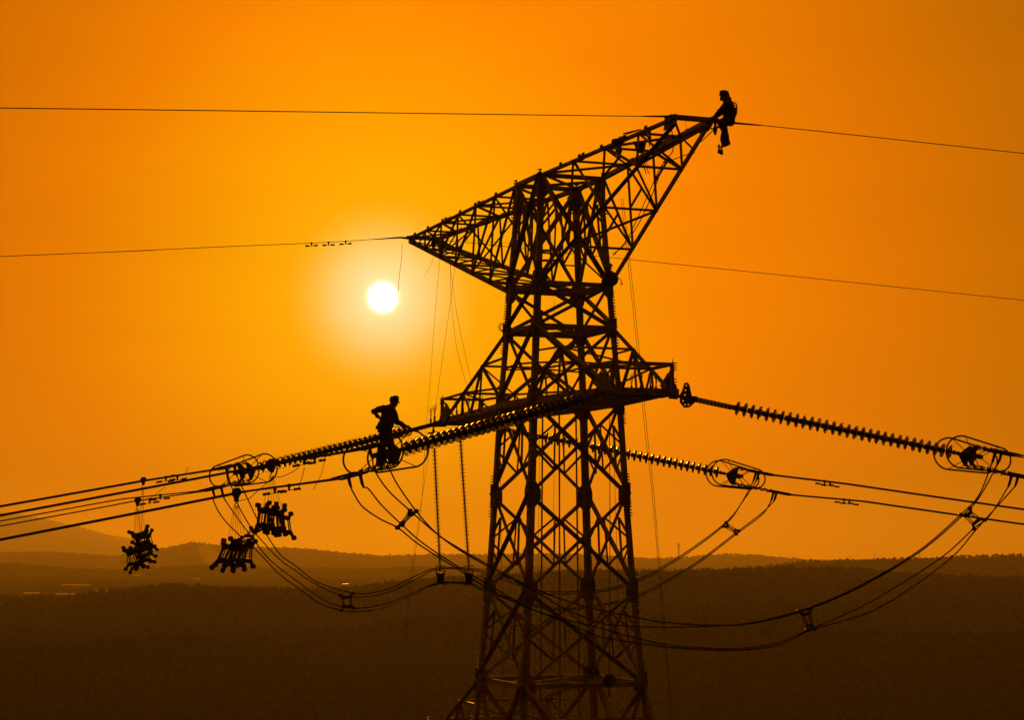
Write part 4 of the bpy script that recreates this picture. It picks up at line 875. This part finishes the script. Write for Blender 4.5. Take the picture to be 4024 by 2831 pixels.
# ------------------------------------------------------------------ terrain
HZ = 2148.0
def prof(tab): return np.array([p[0] for p in tab], float) * 1.7526, np.array([(HZ - p[1] * 1.7526) / FPX for p in tab])
NEARR = prof([(-400, 1352), (0, 1352), (150, 1346), (230, 1332), (310, 1323), (390, 1318), (600, 1328), (800, 1333), (900, 1321), (1100, 1308), (1300, 1297), (1450, 1297), (1600, 1291), (1700, 1288), (1850, 1292), (2000, 1300), (2296, 1312), (2700, 1320)])
RIDB = prof([(-400, 1330), (0, 1330), (900, 1325), (1300, 1310), (1560, 1294), (1700, 1279), (1800, 1266), (1900, 1262), (2000, 1260), (2100, 1260), (2296, 1252), (2700, 1245)])
RIDA = prof([(-400, 1250), (0, 1247), (130, 1244), (260, 1254), (330, 1243), (430, 1221), (520, 1231), (640, 1231), (750, 1242), (860, 1250), (1000, 1248), (1300, 1248), (1450, 1258), (1500, 1257), (1600, 1250), (1680, 1249), (1780, 1257), (1860, 1264), (2296, 1268), (2700, 1270)])
RIDM = prof([(-400, 1268), (0, 1270), (120, 1277), (300, 1283), (480, 1273), (620, 1279), (800, 1284), (950, 1276), (1300, 1280), (1450, 1276), (1560, 1280), (2296, 1290), (2700, 1290)])
FARR = prof([(-400, 1140), (0, 1156), (60, 1161), (150, 1181), (250, 1206), (310, 1217), (400, 1247), (520, 1262), (2296, 1268), (2700, 1268)])
def hgt(th, d):
    """terrain height: th azimuth (rad, + right), d distance"""
    x = PW / 2 + FPX * np.tan(np.clip(th, -.5, .5)); cz = np.cos(np.clip(th, -.5, .5)) ; P = lambda t: np.interp(x, *t)
    near, rb, ra_, fr, rm = P(NEARR), P(RIDB), P(RIDA), P(FARR), P(RIDM)
    dd = [0, 40, 250, 600, 950, 1500, 2250, 3000, 4100, 5200, 6600, 8200, 11200, 16000, 28000, 31000]
    one = np.ones_like(x)
    hs = [-46 * one, -46 * one, -50 * one, -64 * one, -86 * one, near * 2250 * .55 - 40, near * 2250, -80 * one, np.where(rb > -.0165, rb * 4100, -78), -84 * one, rm * 6600, -96 * one, ra_ * 11200, -150 * one, fr * 28000, -200 * one]
    hs = [h * cz if 2 < i else h for i, h in enumerate(hs)]
    H = np.stack(hs); L = np.log(np.maximum(np.array(dd, float), 1)); l = np.log(np.maximum(d, 1.0))
    j = np.clip(np.searchsorted(L, l, side='right') - 1, 0, len(dd) - 2)
    f = (l - L[j]) / (L[j + 1] - L[j]); f = np.clip(f, 0, 1); f = f * f * (3 - 2 * f)
    idx = np.arange(len(x)); base = H[j, idx] * (1 - f) + H[j + 1, idx] * f
    X, Y = d * np.sin(th), d * np.cos(th)
    nz = (np.sin(X * .011 + Y * .004) + np.sin(Y * .009 - X * .006 + 1.3) + .6 * np.sin(X * .027 + 2) * np.sin(Y * .022)) * np.clip(d / 1500, 0, 1.4) * 1.6
    wn_ = np.clip((d - 980) / 300, 0, 1) * np.clip((2150 - d) / 250, 0, 1)
    nz += wn_ * (3.4 * np.sin(Y * .019 + np.sin(X * .009) * 1.7 + X * .006) + 2.2 * np.sin(X * .021 - Y * .011 + 1.1) + 2.4 * np.sin(Y * .0075 + X * .012 + 2.2))
    nz += (np.sin(X * .0021 + 1) + np.sin(Y * .0016 + X * .001)) * np.clip(d / 4000 - .4, 0, 4)
    return base + nz * np.where(d < 30000, 1, 0)
ths = np.concatenate([np.linspace(-math.pi, -.42, 40)[:-1], np.linspace(-.42, .42, 620), np.linspace(.42, math.pi, 40)[1:]])
ds = np.concatenate([[6, 20], np.geomspace(40, 2200, 90), np.geomspace(2230, 4400, 44), np.geomspace(4500, 12500, 60), np.geomspace(12800, 31000, 30)])
TT, DD = np.meshgrid(ths, ds); hh = hgt(TT.ravel(), DD.ravel())
V = np.stack([DD.ravel() * np.sin(TT.ravel()), DD.ravel() * np.cos(TT.ravel()), hh], 1)
nt, nd = len(ths), len(ds)
ii, jj = np.meshgrid(np.arange(nd - 1), np.arange(nt - 1), indexing='ij'); ii = ii.ravel(); jj = jj.ravel()
Fq = np.stack([ii * nt + jj, ii * nt + jj + 1, (ii + 1) * nt + jj + 1, (ii + 1) * nt + jj], 1)
def np_mesh(name, V, F, m, smooth):
    me = bpy.data.meshes.new(name); me.vertices.add(len(V)); me.vertices.foreach_set('co', V.astype(np.float32).ravel())
    k = F.shape[1]; me.loops.add(F.size); me.loops.foreach_set('vertex_index', F.astype(np.int32).ravel())
    me.polygons.add(len(F)); me.polygons.foreach_set('loop_start', np.arange(0, F.size, k, dtype=np.int32))
    me.update(calc_edges=True); me.polygons.foreach_set('use_smooth', np.full(len(F), smooth)); me.materials.append(M[m])
    o = bpy.data.objects.new(name, me); COL.objects.link(o); return o
tag(np_mesh('ground', V, Fq, 'soil', True), 'rolling wooded hills in haze', 'hills', kind='structure')

# forests: far-off woods that read as one mass, crowns of jagged leaf clumps
ico = bmesh.new(); bmesh.ops.create_icosphere(ico, subdivisions=1, radius=1); IV = np.array([v.co[:] for v in ico.verts]); ico.verts.index_update(); IF = np.array([[v.index for v in f.verts] for f in ico.faces]); ico.free()
def forest(name, th, d, hmin, hmax, clumps, label):
    n = len(th); h = np.random.uniform(hmin, hmax, n) * np.random.choice([1, 1, 1, .7, 1.3, 1.65], n); z = hgt(th, d); X, Y = d * np.sin(th), d * np.cos(th)
    con = np.random.rand(n) < .45
    wd = h * np.where(con, np.random.uniform(.2, .28, n), np.random.uniform(.32, .46, n))
    J = 1 + np.random.uniform(-.32, .32, (n, len(IV), 1))
    P = IV[None] * J
    zz = P[:, :, 2]; shrink = np.where(con[:, None], np.clip(.62 - .55 * zz, .06, 1.1), 1.0)
    P = np.stack([P[:, :, 0] * shrink * wd[:, None], P[:, :, 1] * shrink * wd[:, None], zz * h[:, None] * .46 + h[:, None] * .56], 2)
    Vv = [P.reshape(-1, 3) + np.repeat(np.stack([X, Y, z], 1), len(IV), 0)]
    Ff = [(IF[None] + (np.arange(n) * len(IV))[:, None, None]).reshape(-1, 3)]
    base = n * len(IV)
    if clumps:
        c = np.random.normal(size=(n, clumps, 3)); c /= np.linalg.norm(c, axis=2, keepdims=True); zc = c[:, :, 2]
        shr = np.where(con[:, None], np.clip(.62 - .55 * zc, .1, 1.1), 1.0)
        ctr = np.stack([c[:, :, 0] * shr * wd[:, None], c[:, :, 1] * shr * wd[:, None], zc * h[:, None] * .46 + h[:, None] * .56], 2) * np.random.uniform(.9, 1.18, (n, clumps, 1))
        tri = ctr[:, :, None, :] + np.random.normal(size=(n, clumps, 3, 3)) * (h * .085)[:, None, None, None]
        tri += np.stack([X, Y, z], 1)[:, None, None, :]
        Vv.append(tri.reshape(-1, 3)); Ff.append(np.arange(n * clumps * 3).reshape(-1, 3) + base); base += n * clumps * 3
    # trunks
    a = np.stack([X, Y, z], 1); tr_ = np.stack([a + [-.08, 0, 0], a + [.08, 0, 0], a + np.stack([0 * h, 0 * h, h * .5], 1)], 1)
    Vv.append(tr_.reshape(-1, 3)); Ff.append(np.arange(n * 3).reshape(-1, 3) + base)
    tag(np_mesh(name, np.concatenate(Vv), np.concatenate(Ff), 'foliage', False), label, 'forest', kind='stuff')
rs = np.random.RandomState(3)
n = 62000; d = np.sqrt(rs.uniform(860 ** 2, 2330 ** 2, n)); th = rs.uniform(-.30, .30, n); keep = (np.sin(d * np.sin(th) * .012 + 1) + np.sin(d * np.cos(th) * .010) + rs.uniform(-.9, 1.6, n)) > -2.05
forest('near_forest', th[keep], d[keep], 3.2, 5.6, 9, 'dark wood covering the near slope across the bottom of the picture')
n = 9000; d = rs.uniform(3500, 4250, n); th = rs.uniform(-.02, .30, n); forest('ridge_forest', th, d, 3.0, 5.2, 0, 'hazy wood along the right skyline ridge')
n = 15000; d = rs.uniform(5850, 6750, n); th = rs.uniform(-.29, .02, n); forest('low_ridge_forest', th, d, 4, 8, 0, 'faint wood on the low ridge crossing the valley')
n = 22000; d = rs.uniform(9900, 11500, n); th = rs.uniform(-.29, .29, n); forest('far_forest', th, d, 6, 11, 0, 'faint wood on the far rounded ridge')
n = 5000; d = rs.uniform(27000, 28300, n); th = rs.uniform(-.29, -.17, n); forest('mountain_forest', th, d, 10, 22, 0, 'faint tree fringe on the far left mountain')
# greenhouses and sheds catching the low light in the valley
def green(x0, x1, y, label, dm, flat=False):
    d = 75.0 / ((y - HZ) / FPX); th = math.atan(((x0 + x1) / 2 - PW / 2) / FPX)
    d = max(3150, min(d, 8200)); z = float(hgt(np.array([th]), np.array([d]))[0]); z = max(z, -d * (y - HZ) / FPX - 1.0)
    w = (x1 - x0) / FPX * d; c = Vector((d * math.sin(th), d * math.cos(th), z)); hgt_ = 3.6 * d / 3500
    r = thing('greenhouse', c, label, 'greenhouse', 'bright roofs in the valley')
    m = MB(); k = 8
    a0 = c - Vector((w / 2, 0, 0)); a1 = c + Vector((w / 2, 0, 0))
    vs = []
    for e in (a0, a1): vs += [e + Vector((0, -dm / 2 * math.cos(math.pi * i / k), hgt_ * .35 + hgt_ * .65 * math.sin(math.pi * i / k))) for i in range(k + 1)]
    m.add(vs, [(i, i + 1, k + 2 + i, k + 1 + i) for i in range(k)], True); m.build('roof', 'film', r)
    m = MB(); m.box(c + ZV * hgt_ * .17 - Vector((w / 2, 0, 0)), c + ZV * hgt_ * .17 + Vector((w / 2, 0, 0)), dm, hgt_ * .36); m.build('wall', 'wall', r)
for x0, x1, y, lab in [(107, 168, 2330, 'leftmost bright greenhouse strip in the valley'), (232, 305, 2334, 'second low bright greenhouse from left, behind the dark ridge'), (390, 463, 2322, 'third low bright greenhouse from left, at the crest of the dark wood'), (256, 366, 2300, 'longest bright greenhouse, above the second one'), (530, 564, 2264, 'small bright roof below the leftmost bunch of spacers'), (762, 793, 2278, 'small pale roof left of the smoke plume'), (1247, 1262, 2326, 'tiny bright roof right of the far jumper cables'), (1300, 1330, 2321, 'small bright roof beside the bottom spacer of the far jumper'), (1348, 1375, 2300, 'small domed bright roof above the bottom spacer of the far jumper')]:
    green(x0, x1, y, lab, 16)
# masts on the skyline
def mast(x, yb, yt, d, label):
    b = at(x, yb, d); t_ = at(x, yt, d); r = thing('mast', b, label, 'mast', 'masts on the skyline'); w = (t_ - b).length * .05
    m = MB()
    for s in (-1, 1): m.tube([b + Vector((s * w, 0, 0)), t_ + Vector((s * w * .35, 0, 0))], w * .28, 5)
    m.tube([b, t_ + ZV * (t_ - b).length * .06], w * .2, 5)
    n_ = 9
    for i in range(n_):
        p = b.lerp(t_, i / n_); q = b.lerp(t_, (i + 1) / n_); sg = 1 if i % 2 else -1; m.tube([p + Vector((sg * w * (1 - .65 * i / n_), 0, 0)), q - Vector((sg * w * (1 - .65 * (i + 1) / n_), 0, 0))], w * .14, 4)
    m.build('lattice', 'steel2', r)
    m = MB()
    for f in (.93, .8): m.box(b.lerp(t_, f) - Vector((w * 1.6, 0, 0)), b.lerp(t_, f) + Vector((w * 1.6, 0, 0)), w, w * 1.6)
    m.build('antenna', 'steel2', r)
mast(2667, 2200, 2137, 11000, 'tall radio mast on the far ridge right of the tower')
mast(3341, 2205, 2184, 4050, 'thin mast on the right skyline, leftmost of the small ones'); mast(3437, 2200, 2180, 4050, 'thin mast on the right skyline, middle of the small ones'); mast(3614, 2195, 2172, 4050, 'thin mast on the right skyline, rightmost of the small ones')

# drifting smoke in the valley
sm = MB(); cs = at(868, 2262, 7200)
for i, (dx, dz, r_) in enumerate([(0, -6, 16), (-6, 14, 22), (-16, 36, 27), (-30, 58, 30), (-46, 76, 28), (14, 0, 14), (-60, 92, 22)]): sm.ball(cs + Vector((dx, 0, dz)), r_, 16, (1.15, 1, 1))
so2 = sm.build('smoke', 'wall', None, cs); so2.data.materials.clear()
mv = bpy.data.materials.new('smoke_volume'); mv.use_nodes = True; tv = mv.node_tree; tv.nodes.clear(); pv = N(tv, 'ShaderNodeVolumePrincipled'); ov = N(tv, 'ShaderNodeOutputMaterial'); tv.links.new(pv.outputs[0], ov.inputs['Volume'])
pv.inputs['Density'].default_value = .0045; pv.inputs['Anisotropy'].default_value = .4; pv.inputs['Color'].default_value = (.9, .85, .8, 1); so2.data.materials.append(mv)
md = so2.modifiers.new('r', 'REMESH'); md.mode = 'VOXEL'; md.voxel_size = 3.5; tag(so2, 'small pale smoke plume rising in the valley', 'smoke', kind='stuff')

# ------------------------------------------------------------------ haze: one closed box of even air
hz = MB(); hz.box(Vector((-31500, 0, 130)), Vector((31500, 0, 130)), 63000, 880)
ho = hz.build('haze', 'wall'); ho.data.materials.clear()
mh = bpy.data.materials.new('haze_air'); mh.use_nodes = True; th_ = mh.node_tree; th_.nodes.clear(); pv = N(th_, 'ShaderNodeVolumePrincipled'); ov = N(th_, 'ShaderNodeOutputMaterial'); th_.links.new(pv.outputs[0], ov.inputs['Volume'])
pv.inputs['Density'].default_value = 5.8e-5; pv.inputs['Anisotropy'].default_value = .4; pv.inputs['Color'].default_value = (.92, .89, .74, 1)
ho.data.materials.append(mh); tag(ho, 'warm haze filling the valley air', 'haze', kind='stuff')
